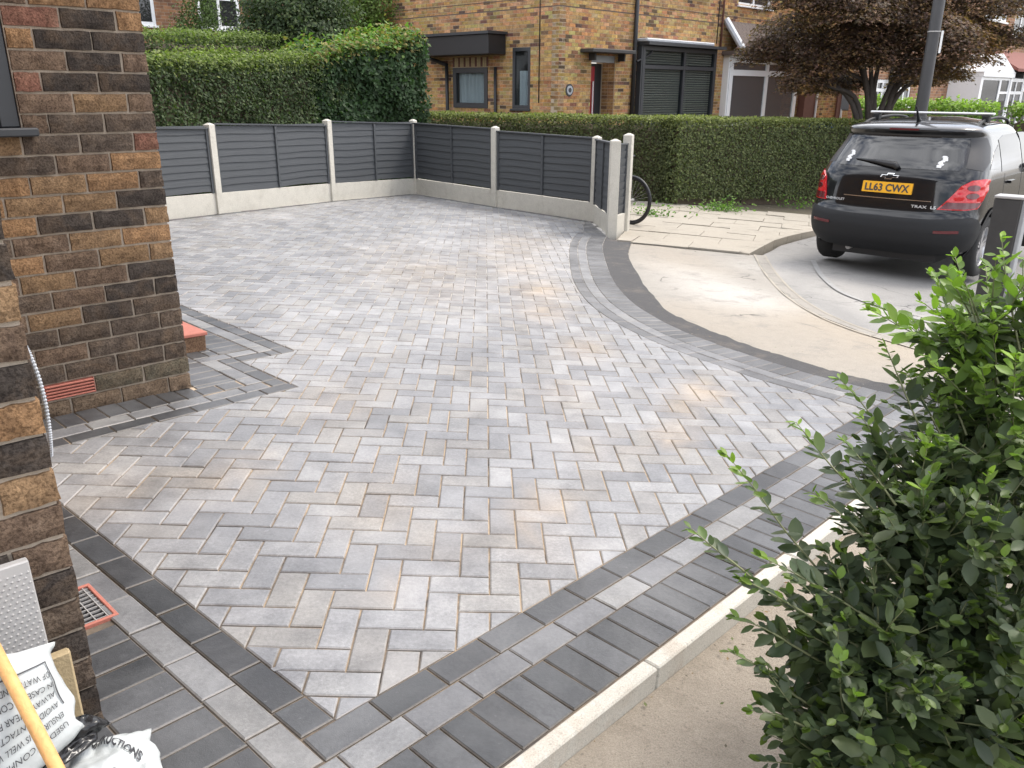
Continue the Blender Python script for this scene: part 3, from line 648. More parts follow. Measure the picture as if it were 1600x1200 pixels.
def wall_core(mb, P0, d, n, a0, a1, z0, z1, openings, front=-.0105, back=-.24):
    A = sorted(set([a0, a1] + [o[0] for o in openings] + [o[1] for o in openings])); Z = sorted(set([z0, z1] + [o[2] for o in openings] + [o[3] for o in openings]))
    A = [a for a in A if a0 <= a <= a1]; Z = [z for z in Z if z0 <= z <= z1]
    for i in range(len(A) - 1):
        for j in range(len(Z) - 1):
            ca, cz = (A[i] + A[i + 1]) / 2, (Z[j] + Z[j + 1]) / 2
            if any(o[0] < ca < o[1] and o[2] < cz < o[3] for o in openings): continue
            mb.obox((P0[0], P0[1], 0), (d[0], d[1], 0), (n[0], n[1], 0), (0, 0, 1), (A[i], back, Z[j]), (A[i + 1], front, Z[j + 1]))
def window(parent, P0, d, n, a0, a1, z0, z1, fm, cols=(), rows=(), fw=.06, depth=.07, recess=.06, glass='glass', nm='window', inner=True, sill=None):
    o3 = (P0[0], P0[1], 0); D, N_ = (d[0], d[1], 0), (n[0], n[1], 0); mb = MB(); y0, y1 = -recess - depth, -recess
    def bar(x0, x1, q0, q1, e=0.0): mb.obox(o3, D, N_, (0, 0, 1), (x0, y0, q0), (x1, y1 + e, q1), bev=.004)
    bar(a0, a0 + fw, z0, z1); bar(a1 - fw, a1, z0, z1); bar(a0 + fw + .0005, a1 - fw - .0005, z0, z0 + fw, -.001); bar(a0 + fw + .0005, a1 - fw - .0005, z1 - fw, z1, -.001)
    xs_ = [a0 + fw] + list(cols) + [a1 - fw]; zs_ = [z0 + fw] + list(rows) + [z1 - fw]; hb = fw * .45
    for c in cols: bar(c - hb, c + hb, z0 + fw + .0005, z1 - fw - .0005, -.002)
    for r in rows:
        for i in range(len(xs_) - 1): bar(xs_[i] + (hb if i else 0) + .0005, xs_[i + 1] - (hb if i < len(xs_) - 2 else 0) - .0005, r - hb, r + hb, -.004)
    fr = fixn(mb.build(nm, fm, parent))
    for i in range(len(xs_) - 1):
        for j in range(len(zs_) - 1):
            p = MB(); p.obox(o3, D, N_, (0, 0, 1), (xs_[i] + (hb if i else 0) - .004, y0 + depth * .45, zs_[j] + (hb if j else 0) - .004), (xs_[i + 1] - (hb if i < len(xs_) - 2 else 0) + .004, y0 + depth * .45 + .01, zs_[j + 1] - (hb if j < len(zs_) - 2 else 0) + .004)); fixn(p.build('pane', M[glass], fr))
    if sill:
        p = MB(); p.obox(o3, D, N_, (0, 0, 1), (a0 - sill[0], -recess - .02, z0 - sill[2]), (a1 + sill[0], sill[1], z0 - .002), bev=.006); fixn(p.build('sill', fm, fr))
    if inner:
        p = MB(); p.obox(o3, D, N_, (0, 0, 1), (a0 + .02, y0 - .9, z0 + .02), (a1 - .02, y0 - .85, z1 - .02)); p.obox(o3, D, N_, (0, 0, 1), (a0 + .02, y0 - .86, z0 - .03), (a1 - .02, y0 - .03, z0 + .015)); p.obox(o3, D, N_, (0, 0, 1), (a0 + .02, y0 - .86, z1 - .015), (a1 - .02, y0 - .03, z1 + .03))
        p.obox(o3, D, N_, (0, 0, 1), (a0 - .03, y0 - .86, z0), (a0 + .015, y0 - .03, z1)); p.obox(o3, D, N_, (0, 0, 1), (a1 - .015, y0 - .86, z0), (a1 + .03, y0 - .03, z1)); p.build('room_lining', M['interior'], fr)
    return fr
ang48 = math.radians(48); dH = np.array([math.sin(ang48), math.cos(ang48)]); nH = np.array([dH[1], -dH[0]])
P0 = np.array([-1.72417, 4.104468]) + dH * .014; P1 = np.array([-1.011687, 1.614624]) + dH * .015
own = empty('brick_house', (-2.2, 3.2, 0), 'rustic dark and orange brick house wall stepping out along the left edge', 'house')
brS = {(L, k): brick_mesh(L, .0755, .085, True, k * 7 + int(L * 1000), M['brick']) for L in (.222, .108) for k in range(5)}
def own_wall(P, z0, course, rows, a0, openings, fh, seed, z1, hscale=1.0, vis=None):
    r = random.Random(seed); core = MB(); wall_core(core, P, dH, nH, a0, -.012, z0, z1, openings); core.build('wall', M['mortar'], own)
    for (a, b, za, zb, row, k) in lay(a0, 0, z0, z1, course, .235, .119, .0125, openings, fh):
        code = rows[row][k] if row < len(rows) and k < len(rows[row]) else r.choice('KDDNNTTOO' if row > 4 else 'DDGN')
        if code == 'x': continue
        L = b - a; base = .222 if L > .165 else .108; me = brS[(base, r.randrange(5))]; f = .85 + .3 * r.random()
        mat = face_mat((P[0] + nH[0] * r.gauss(.002, .0015), P[1] + nH[1] * r.gauss(.002, .0015)), dH, nH, (a + b) / 2, (za + zb) / 2) @ Matrix.Rotation(r.gauss(0, .004), 4, 'Y') @ Matrix.Diagonal((L / base, 1, (zb - za) / .0755, 1))
        link('brick', me, own, mat, tuple(x * f for x in BC[code]))
rowsA = ['MMMMM', 'GG', 'DDDD', 'DDNN', 'DDDD', 'DKTN', 'KKND', 'KNTN', 'TTNO', 'OTND', 'TKKO', 'KTTO', 'DOTO', 'ONDN', 'RDDT', 'DDNN', 'NTNN', 'KKRN', 'NKNN', 'KKOT', 'OKRN', 'OONT', 'KOTO', 'TNKO']
openA = [(-2.2, -.579, 1.315, 2.75), (-.699, -.469, .063, .1455)]
own_wall(P0, -.027, .0877, rowsA, -3.0, openA, 0, 3, 2.95)
uw = MB(); wall_core(uw, P0, dH, nH, -3.0, -.003, 2.951, 5.3, [], .0, -.24); wall_core(uw, P0, -nH, dH, .003, 8.0, 2.951, 5.3, [], .0, -.24); wall_core(uw, P1, dH, nH, -4.0, -.003, 2.951, 5.3, [], .0, -.24); wall_core(uw, P1, -nH, dH, .003, 2.36, 2.951, 5.3, [], .0, -.24); uw.build('unseen_upper_wall', M['brick'], own).color = (.11, .075, .052, 1)  # unseen upper storey, added so the car's tailgate reflects dark
rf = MB()  # unseen roof, added above the upper walls for the same dark reflection
for (a, b, z) in ((-4.6, -.0, 5.3),):
    c = [P1 + nH * .4 + dH * .4, P1 + nH * .4 - dH * 6, P1 - nH * 10.8 - dH * 6, P1 - nH * 10.8 + dH * .9]; m0_ = [P1 - nH * 5 - dH * 1.5, P1 - nH * 5 - dH * 5]
    rf.add([(*p, 5.31) for p in c] + [(*p, 8.2) for p in m0_], [(3, 2, 1, 0), (0, 1, 5, 4), (1, 2, 5), (2, 3, 4, 5), (3, 0, 4)])
fixn(rf.build('roof', M['roof_tile'], own))
rowsB = ['DKKD', 'KDKD', 'DKKD', 'KKDK', 'DKDD', 'KDND', 'NKND', 'NKDK', 'TNTN', 'KTNK', 'ONTD', 'KTNT', 'NKTO', 'TNOK', 'KTNN', 'KNTT', 'OTNK']
own_wall(P1, -.05, .0830, rowsB, -1.6, [], 0, 5, 2.95)
lw = MB(); wall_core(lw, P1, dH, nH, -6.0, -1.6, -.2, 5.3, [], .0, -.24); lw.build('side_wall', M['brick'], own).color = (.11, .075, .052, 1)
# returns of both walls, seen only from the drive
for P, L, z0, c in ((P0, 8.0, -.027, .0877), (P1, 2.36, -.05, .083)):
    d2, n2 = -nH, dH; core = MB(); wall_core(core, P, d2, n2, .012, L, z0, 2.95, [], -.0105, -.2); core.build('wall', M['mortar'], own)
    rest = MB(); r = random.Random(9)
    for (a, b, za, zb, row, k) in lay(.0, L, z0, 2.95, c, .235, .119, .0125, []):
        if a < .02: a = .0
        rest.obox((P[0], P[1], 0), (d2[0], d2[1], 0), (n2[0], n2[1], 0), (0, 0, 1), (max(a, .09), -.03, za), (b, .002, zb), tuple(x * (.8 + .4 * r.random()) for x in BC[r.choice('KDDNNTTOO')]))
    tag(rest.build('brick_courses', M['brick'], own), kind='stuff')
wfr = window(own, P0, dH, nH, -2.2, -.581, 1.322, 2.75, M['anthracite'], cols=(-1.4,), fw=.075, depth=.07, recess=.015, sill=(.055, .055, .038))
ab = MB(); o3 = (P0[0] - dH[0] * .014, P0[1] - dH[1] * .014, 0); Dh, Nh = (dH[0], dH[1], 0), (nH[0], nH[1], 0)
ab.obox(o3, Dh, Nh, (0, 0, 1), (-.68, -.05, .066), (-.46, -.012, .143))
for i in range(5): z = .069 + i * .0155; ab.obox(o3, Dh, Nh, (0, 0, 1), (-.678, -.014, z), (-.462, .006, z + .0085), bev=.002)
ab.obox(o3, Dh, Nh, (0, 0, 1), (-.6815, -.014, .066), (-.6785, .004, .143)); ab.obox(o3, Dh, Nh, (0, 0, 1), (-.4615, -.014, .066), (-.4585, .004, .143))
tag(fixn(ab.build('air_brick', M['terracotta'], own)), 'red terracotta louvred air brick low in the wall')
# corrugated white conduit behind the near corner
cp = catmull([(-1.225, 1.96, .88), (-1.208, 1.95, .844), (-1.199, 1.95, .784), (-1.1960, 1.95, .7236), (-1.1985, 1.95, .6614), (-1.203, 1.95, .616), (-1.215, 1.96, .57)], 26)
cm = MB(); cm.tube(cp, [.0062 if (i // 2) % 2 else .0044 for i in range(len(cp))], 8); cm.build('conduit', M['lead'], own)
# doorstep by the return wall
step = empty('door_step', tuple(st(.85, -3.2)), 'red tiled brick doorstep just behind the corner of the house', 'step')
SA, TA = (st(1, 0) - st(0, 0)), (st(0, 1) - st(0, 0))
for i in range(6):
    mb = MB(); mb.obox(st(0, 0), SA, TA, NW, (.64, -2.80 - .112 * (i + 1) + .005, -.02), (1.045, -2.80 - .112 * i, .095), bev=.004); fixn(mb.build('brick', M['brick'], step)).color = (.20, .125, .08, 1)
mb = MB(); mb.obox(st(0, 0), SA, TA, NW, (.64, -3.48, .0955), (1.055, -2.79, .118), bev=.004); fixn(mb.build('tread', M['terracotta'], step))
# gully grate in the left border
gr = empty('gully_drain', tuple(st(-.57, -.48)), 'square black drain grate in a red plastic frame set in the dark border', 'drain')
mb = MB(); s0, s1, t0, t1 = -.705, -.478, -.612, -.385
for (a, b, c, d) in ((s0, s1, t0, t0 + .012), (s0, s1, t1 - .012, t1), (s1 - .012, s1, t0 + .0121, t1 - .0121), (s0, s0 + .012, t0 + .0121, t1 - .0121)): mb.obox(st(0, 0), SA, TA, NW, (a, c, -.05), (b, d, .006), bev=.002)
fixn(mb.build('frame', M['terracotta'], gr))
mb = MB(); mb.obox(st(0, 0), SA, TA, NW, (s0 + .012, t0 + .012, -.04), (s1 - .012, t1 - .012, -.0055)); mb.build('dark_plate', M['black'], gr)  # black plate stands for the shade down the drain, set just under the bars
mb = MB()
for i in range(9): a = t0 + .022 + i * .0228; mb.obox(st(0, 0), SA, TA, NW, (s0 + .013, a, -.005), (s1 - .013, a + .0028, .0012))
for i in range(6): a = s0 + .03 + i * .034; mb.obox(st(0, 0), SA, TA, NW, (a, t0 + .013, -.005), (a + .0028, t1 - .013, .0025))
mb.build('grate', M['galv'], gr)

# ================================================================== fences
def post(parent, uv_, h, cap=True, w=.105, yaw=None):
    B = g(*uv_); B[2] -= .2; mb = MB(); a = yaw; dx = np.array([math.cos(a), math.sin(a), 0]); dy = np.array([-dx[1], dx[0], 0]); hh = h + .2
    mb.obox(B, dx, dy, (0, 0, 1), (-w / 2, -w / 2, 0), (w / 2, w / 2, hh - .022), bev=.004)
    t = [B + dx * x + dy * y + np.array([0, 0, hh - .0225]) for x, y in ((-w * .47, -w * .47), (w * .47, -w * .47), (w * .47, w * .47), (-w * .47, w * .47))]; q = [B + dx * x + dy * y + np.array([0, 0, hh]) for x, y in ((-w * .12, -w * .12), (w * .12, -w * .12), (w * .12, w * .12), (-w * .12, w * .12))]
    mb.add(t + q, [(4, 5, 6, 7)] + [(i, (i + 1) % 4, 4 + (i + 1) % 4, 4 + i) for i in range(4)])
    return fixn(mb.build('post', M['concrete'], parent))
def slat_mesh(L, seed):
    r = random.Random(seed); mb = MB(); n_ = 14; vs = []; ph = r.random() * 9; am = r.uniform(.003, .011)
    for i in range(n_ + 1):
        x = -L / 2 + L * i / n_; lo = -.065 + am * math.sin(i * .7 + ph) + r.gauss(0, .0015); 
        vs += [(x, 0.006, .062), (x, .020, lo), (x, .011, lo - .001), (x, -.004, .062)]
    fs = []
    for i in range(n_):
        for k in range(4): a = i * 4 + k; b = i * 4 + (k + 1) % 4; fs.append((a, b, b + 4, a + 4))
    fs += [(0, 3, 2, 1), (n_ * 4, n_ * 4 + 1, n_ * 4 + 2, n_ * 4 + 3)]
    mb.add(vs, fs); me = mb.mesh('slat', M['fence']); bm = bmesh.new(); bm.from_mesh(me); bmesh.ops.recalc_face_normals(bm, faces=bm.faces); bm.to_mesh(me); bm.free(); return me
SLM = {}
def panel(parent, A, B, ha, hb, front, gb=.27):
    # A, B drive coordinates of two posts; front = +1/-1 side facing the drive
    a = g(*A); b = g(*B); d = b - a; L = np.linalg.norm(d[:2]); e = np.array([d[0] / L, d[1] / L, 0]); n_ = np.array([e[1], -e[0], 0]) * front; slope = (b[2] - a[2]) / L
    ez = np.array([e[0], e[1], slope]); top = (ha + hb) / 2 - .045
    mb = MB(); mb.obox(a, ez, n_, (0, 0, 1), (.045, -.022, -.1), (L - .045, .022, gb), bev=.004); fixn(mb.build('gravel_board', M['concrete'], parent))
    x0, x1 = .056, L - .056; pw = x1 - x0; H_ = top - gb
    mb = MB(); mb.obox(a, ez, n_, (0, 0, 1), (x0, -.014, gb + .004), (x0 + .04, .03, top - .02)); mb.obox(a, ez, n_, (0, 0, 1), (x1 - .04, -.014, gb + .004), (x1, .03, top - .02))
    if pw > 1.2: mb.obox(a, ez, n_, (0, 0, 1), (x0 + pw / 2 - .02, .019, gb + .01), (x0 + pw / 2 + .02, .036, top - .03))
    mb.obox(a, ez, n_, (0, 0, 1), (x0 - .002, -.02, top - .0195), (x1 + .002, .042, top)); fr = fixn(mb.build('panel', M['fence'], parent))
    nsl = 9; pitch = (H_ - .03) / nsl; key = round(pw, 2)
    if key not in SLM: SLM[key] = [slat_mesh(pw - .06, int(pw * 100) + k) for k in range(4)]
    for i in range(nsl):
        z = gb + .02 + pitch * (i + .5) + random.gauss(0, .004); c = a + ez * (x0 + pw / 2); zz = c[2] + z
        m = Matrix(((e[0], n_[0], 0, c[0]), (e[1], n_[1], 0, c[1]), (slope, 0, 1, zz), (0, 0, 0, 1))) @ Matrix.Rotation(random.gauss(0, .0022), 4, 'Y') @ Matrix.Diagonal((1, 1, pitch / .112, 1))
        link('slat', random.choice(SLM[key]), fr, m)
hl = {0: 1.12, 1: 1.14, 2: 1.17, 3: 1.257, 4: 1.30}
f1 = empty('fence', tuple(g(*FL[1])), 'low grey lap fence with concrete posts in front of the tall hedge, left run', 'fence', 'fence runs round the driveway')
yw = lambda A, B: math.atan2((g(*B) - g(*A))[1], (g(*B) - g(*A))[0])
for i, p in enumerate(FL): post(f1, p, hl[i], yaw=yw(FL[max(0, i - 1)], FL[max(1, i)]))
for i in range(4): panel(f1, FL[i], FL[i + 1], hl[i], hl[i + 1], 1)
f2 = empty('fence', tuple(g(*FR[1])), 'low grey lap fence with concrete posts in front of the clipped hedge, right run', 'fence', 'fence runs round the driveway')
hr = [1.30, 1.277, 1.2375, 1.24]; FRR = FR + [GA]
for i, p in enumerate(FRR):
    if i: post(f2, p, hr[i], yaw=yw(FRR[i - 1], p), w=.105 if i < 3 else .125)
for i in range(3): panel(f2, FRR[i], FRR[i + 1], hr[i], hr[i + 1], 1, .27 if i < 2 else .25)
f3 = empty('fence', tuple(g(*GB)), 'short fence return ending in a taller pointed concrete post by the bicycle', 'fence', 'fence runs round the driveway')
post(f3, GB, 1.31, yaw=yw(GA, GB), w=.12); panel(f3, GA, GB, 1.2, 1.25, -1, .25)

# ================================================================== foliage
def leaf_mesh(name, pos_, nrm, size, col, shape='quad', mat='leaf', parent=None, axis=None, jitter=.55):
    N = len(pos_); n_ = nrm + rng.normal(0, jitter, (N, 3)); n_ /= np.linalg.norm(n_, axis=1)[:, None]
    r = rng.normal(0, 1, (N, 3)) if axis is None else axis; a = r - n_ * np.sum(r * n_, axis=1)[:, None]; a /= np.linalg.norm(a, axis=1)[:, None] + 1e-9; b = np.cross(n_, a)
    if shape == 'quad': T = np.array([(0, 0, 0), (.5, .30, .06), (1, 0, 0), (.5, -.30, .06)]); F = [(0, 1, 2, 3)]
    elif shape == 'star': T = np.array([(0, 0, 0), (.35, .10, .03), (.62, .45, .0), (.60, .10, .03), (1, 0, -.05), (.60, -.10, .03), (.62, -.45, 0), (.35, -.10, .03)]); F = [(0, 1, 7), (1, 2, 3), (1, 3, 5, 7), (3, 4, 5), (5, 6, 7)]
    else:  # full leaf folded on its midrib
        T = np.array([(0, 0, 0), (.25, 0, -.02), (.55, 0, -.03), (.82, 0, -.015), (1, 0, .03), (.22, .21, .05), (.52, .29, .07), (.82, .17, .06), (.22, -.21, .05), (.52, -.29, .07), (.82, -.17, .06)])
        F = [(0, 1, 5), (1, 2, 6, 5), (2, 3, 7, 6), (3, 4, 7), (0, 8, 1), (1, 8, 9, 2), (2, 9, 10, 3), (3, 10, 4)]
    K = len(T); sz = np.asarray(size).reshape(-1, 1, 1)
    V = pos_[:, None, :] + sz * (T[None, :, 0:1] * a[:, None, :] + T[None, :, 1:2] * b[:, None, :] + T[None, :, 2:3] * n_[:, None, :])
    me = bpy.data.meshes.new(name); me.vertices.add(N * K); me.vertices.foreach_set('co', V.astype(np.float32).ravel())
    lens = [len(f) for f in F]; tot = sum(lens); base = (np.arange(N) * K)[:, None]; li = (np.concatenate([np.array(f) for f in F])[None, :] + base).ravel()
    me.loops.add(N * tot); me.loops.foreach_set('vertex_index', li.astype(np.int32)); me.polygons.add(N * len(F))
    ls = (np.cumsum([0] + lens[:-1])[None, :] + (np.arange(N) * tot)[:, None]).ravel(); me.polygons.foreach_set('loop_start', ls.astype(np.int32)); me.update(calc_edges=True)
    ca = me.color_attributes.new('col', 'FLOAT_COLOR', 'POINT'); C4 = np.ones((N, K, 4), np.float32); C4[:, :, :3] = col[:, None, :]; ca.data.foreach_set('color', C4.ravel())
    if shape == 'full': me.polygons.foreach_set('use_smooth', [True] * len(me.polygons))
    me.materials.append(M[mat]); me.validate(); return link(name, me, parent)
def pick(cols, N, var=.22):
    c = np.array(cols)[rng.integers(0, len(cols), N)]; return c * (1 + rng.normal(0, var, (N, 1))).clip(.5, 1.6)
def hedge(name, path, thick, top, label, cat, cols, topcols, N, size, bump_=.06, base=None, twig_base=.0, group=None, depthj=.09, seed=0, front=1, shaggy=0.0, tops=None):
    """path: ground points (x, y) of the hedge's centre line; a rounded box hedge with leaves through its outer layer"""
    P = [np.array(p, float) for p in path]; seg = [np.linalg.norm(P[i + 1] - P[i]) for i in range(len(P) - 1)]; Lt = sum(seg); cum = np.cumsum([0] + seg)
    root = empty(name, (P[0][0], P[0][1], zplane(*P[0]) - .1), label, cat, group)
    tops = tops or [top] * len(P)
    def frame(x):
        i = int(min(max(np.searchsorted(cum, x) - 1, 0), len(seg) - 1)); f = (x - cum[i]) / seg[i]; d = (P[i + 1] - P[i]) / seg[i]; return P[i] + d * (x - cum[i]), d, np.array([d[1], -d[0]]), tops[i] + (tops[i + 1] - tops[i]) * min(max(f, 0), 1)
    # solid inner mass of twigs
    mb = MB(); k = max(6, int(Lt / .3)); vs = []; ins = .17
    for i in range(k + 1):
        c, d, nn_, tz = frame(min(max(Lt * i / k, ins), Lt - ins)); zb = (zplane(*c) - .15) + twig_base; h = thick / 2 - ins
        if len(P) > 2 and .02 < i / k < .98: pass
        for (o, z) in ((-h, zb), (h, zb), (h * 1.02, (zb + tz) / 2), (h * .95, tz - ins * 1.5), (0, tz - ins), (-h * .95, tz - ins * 1.5), (-h * 1.02, (zb + tz) / 2)): vs.append((c[0] + nn_[0] * o, c[1] + nn_[1] * o, z))
    fs = [(i * 7 + j, i * 7 + (j + 1) % 7, (i + 1) * 7 + (j + 1) % 7, (i + 1) * 7 + j) for i in range(k) for j in range(7)] + [tuple(range(7)), tuple(k * 7 + j for j in range(7))[::-1]]
    mb.add(vs, fs); fixn(mb.build('branches', M['twig'], root))
    tm = MB()
    for i in range(int(Lt * 9)):
        x = rng.uniform(0, Lt); c, d, nn_, tz = frame(x); o = rng.uniform(-.35, .35) * thick; zb = zplane(*c) - .15; p = np.array([c[0] + nn_[0] * o, c[1] + nn_[1] * o, zb]); q = p + np.array([rng.normal(0, .06), rng.normal(0, .06), .45]); tm.tube([p, q], [.012, .006], 5, cap=False)
    tag(tm.build('stems', M['bark'], root), kind='stuff')
    # leaves
    side = rng.random(N); x = rng.uniform(-.02, Lt + .02, N); hgt = rng.random(N); pos_ = np.zeros((N, 3)); nr = np.zeros((N, 3)); yt = np.zeros(N)
    wt = thick / (thick + 2.2); 
    for i in range(N):
        c, d, nn_, tz = frame(min(max(x[i], 0), Lt)); zb = zplane(*c) + base if base is not None else zplane(*c) - .1; h = thick / 2
        bz = (N1(x[i] * 1.7 + seed, hgt[i] * 4) - .5) * 2 * bump_ + (N2(x[i] * 5 + seed, hgt[i] * 9) - .5) * bump_
        dj = rng.exponential(depthj) ; s_ = side[i]
        if s_ < .26:                       # top
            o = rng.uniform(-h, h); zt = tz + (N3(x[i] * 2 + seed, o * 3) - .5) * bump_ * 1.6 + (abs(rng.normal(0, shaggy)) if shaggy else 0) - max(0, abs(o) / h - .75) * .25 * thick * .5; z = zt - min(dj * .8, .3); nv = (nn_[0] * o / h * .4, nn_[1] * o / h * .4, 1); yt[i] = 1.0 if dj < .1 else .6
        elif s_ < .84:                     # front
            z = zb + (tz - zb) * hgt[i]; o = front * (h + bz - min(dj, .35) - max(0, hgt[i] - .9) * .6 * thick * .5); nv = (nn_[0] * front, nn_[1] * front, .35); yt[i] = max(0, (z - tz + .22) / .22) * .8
        elif s_ < .92:
            z = zb + (tz - zb) * hgt[i]; o = -front * (h + bz - min(dj, .35)); nv = (-nn_[0] * front, -nn_[1] * front, .35)
        else:                               # ends
            e = rng.random() < .5; z = zb + (tz - zb) * hgt[i]; o = rng.uniform(-h, h); xx = (-.02 - bz * .7 + min(dj, .3)) if e else (Lt + .02 + bz * .7 - min(dj, .3)); sg = -1 if e else 1; b0 = (P[0] if e else P[-1]); dd = (P[1] - P[0]) / seg[0] if e else (P[-1] - P[-2]) / seg[-1]; n2_ = np.array([dd[1], -dd[0]]); c = b0 + dd * (xx if e else xx - Lt) ; nn_ = n2_; nv = (dd[0] * sg, dd[1] * sg, .3); yt[i] = max(0, (z - tz + .2) / .2) * .6
        pos_[i] = (c[0] + nn_[0] * o, c[1] + nn_[1] * o, z); nr[i] = nv
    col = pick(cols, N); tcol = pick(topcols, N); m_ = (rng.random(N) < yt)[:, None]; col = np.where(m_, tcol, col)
    leaf_mesh('foliage', pos_, nr, size * rng.uniform(.7, 1.35, N), col, 'quad', 'leaf', root); return root
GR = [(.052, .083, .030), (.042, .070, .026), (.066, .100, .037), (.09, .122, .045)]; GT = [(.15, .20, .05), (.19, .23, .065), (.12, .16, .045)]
# clipped hedge behind the right fence, then turning along the footpath
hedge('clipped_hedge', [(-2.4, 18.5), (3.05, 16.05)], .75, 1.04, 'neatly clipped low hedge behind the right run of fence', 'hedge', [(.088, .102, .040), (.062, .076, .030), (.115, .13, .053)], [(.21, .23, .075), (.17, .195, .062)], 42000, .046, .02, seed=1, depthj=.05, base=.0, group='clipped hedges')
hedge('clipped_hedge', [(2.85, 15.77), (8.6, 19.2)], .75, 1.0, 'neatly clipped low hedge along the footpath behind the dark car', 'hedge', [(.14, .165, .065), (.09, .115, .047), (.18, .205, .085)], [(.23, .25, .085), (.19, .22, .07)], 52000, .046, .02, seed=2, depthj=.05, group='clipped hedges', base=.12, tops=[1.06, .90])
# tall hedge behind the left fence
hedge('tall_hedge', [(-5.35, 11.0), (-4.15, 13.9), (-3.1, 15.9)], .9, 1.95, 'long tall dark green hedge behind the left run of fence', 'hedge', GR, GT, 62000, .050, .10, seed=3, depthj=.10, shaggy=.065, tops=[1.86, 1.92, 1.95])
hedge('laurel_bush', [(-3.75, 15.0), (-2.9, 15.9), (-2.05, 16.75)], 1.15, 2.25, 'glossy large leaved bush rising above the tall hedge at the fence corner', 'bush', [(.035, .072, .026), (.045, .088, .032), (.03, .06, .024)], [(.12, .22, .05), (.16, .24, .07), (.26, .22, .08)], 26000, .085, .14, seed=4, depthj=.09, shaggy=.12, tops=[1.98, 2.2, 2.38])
hedge('back_hedge', [(-8.0, 14.3), (-5.0, 18.6)], 1.0, 2.5, 'yellow green hedge below the far left house windows', 'hedge', [(.06, .09, .028), (.05, .075, .025)], [(.17, .22, .06), (.13, .18, .05)], 26000, .055, .06, seed=5, shaggy=.05, tops=[2.38, 2.5])
def blobtree(name, label, cat, base, trunk_top, blobs_, cols, N, size, shape='quad', limbs=True, tr=.09, flat=1.0, group=None, mat='leaf', hollow=.55):
    root = empty(name, base, label, cat, group); tb = MB(); tb.tube(catmull([base, tuple(np.array(base) * .5 + np.array(trunk_top) * .5 + np.array([.05, .03, 0])), trunk_top], 4), np.linspace(tr, tr * .6, 9), 10)
    if limbs:
        for (x, y, z, rx, rz) in blobs_:
            a = np.array(base) + (np.array(trunk_top) - np.array(base)) * rng.uniform(.35, 1); b = np.array([x, y, z - rz * .3]); m = (a + b) / 2 + np.array([rng.normal(0, .1), rng.normal(0, .1), -.1]); tb.tube(catmull([a, m, b], 4), np.linspace(tr * .45, tr * .12, 9), 6)
            for k in range(4): e = b + rng.normal(0, 1, 3) * np.array([rx, rx, rz]) * .5; tb.tube([b, (b + e) / 2 + rng.normal(0, .03, 3), e], [tr * .12, tr * .08, tr * .03], 5)
    tb.build('trunk', M['bark'], root, smooth=True)
    w_ = np.array([b[3] * b[3] * b[4] for b in blobs_]); w_ = w_ / w_.sum(); ids = rng.choice(len(blobs_), N, p=w_); B = np.array(blobs_); v = rng.normal(0, 1, (N, 3)); v /= np.linalg.norm(v, axis=1)[:, None]; rad = (hollow + (1 - hollow) * rng.random(N) ** .6) * (1 + rng.normal(0, .10, N))
    lump = np.array([.78 + .5 * N1(v[i, 0] * 2.5 + ids[i] * 3.1 + 9, v[i, 1] * 2.5 + v[i, 2] * 2 + 9) for i in range(N)]); rad = rad * lump
    pos_ = B[ids, :3] + v * rad[:, None] * np.stack([B[ids, 3], B[ids, 3], B[ids, 4]], 1); nr = v.copy(); nr[:, 2] = nr[:, 2] * flat + (1.0 if flat > 1 else .35)
    leaf_mesh('crown', pos_, nr, size * rng.uniform(.65, 1.4, N), pick(cols, N, .28), shape, mat, root, jitter=.5); return root
blobtree('round_tree', 'dense rounded dark green tree behind the hedges, top cut by the frame', 'tree', (-5.0, 19.4, -.4), (-5.0, 19.4, 1.6), [(-5.4, 19.4, 2.4, 1.0, .8), (-4.6, 19.2, 2.6, 1.0, .9), (-4.9, 19.4, 3.3, 1.1, .9), (-4.1, 19.3, 2.3, .75, .7), (-5.9, 19.3, 2.1, .7, .6), (-4.3, 19.5, 3.1, .8, .8)], [(.05, .08, .035), (.065, .10, .04), (.04, .065, .028), (.10, .13, .055)], 30000, .075)
blobtree('bright_tree', 'brighter yellow green tree between the rounded tree and the brick gable', 'tree', (-4.4, 25.5, -.4), (-4.4, 25.5, 2.2), [(-4.6, 25.5, 3.3, .8, 1.0), (-4.0, 25.4, 3.9, .8, 1.0), (-5.0, 25.6, 4.2, .9, 1.0), (-4.1, 25.5, 2.8, .6, .7)], [(.14, .21, .05), (.11, .17, .04), (.17, .24, .07)], 12000, .08)
blobtree('window_shrub', 'wispy green shrub growing up against the far left house window', 'shrub', (-9.0, 24.6, -.3), (-9.0, 24.6, 1.8), [(-9.0, 24.6, 2.9, .45, .8), (-8.6, 24.7, 3.4, .45, .7), (-9.4, 24.5, 2.5, .5, .5)], [(.09, .14, .045), (.07, .11, .035)], 5000, .07, tr=.04)
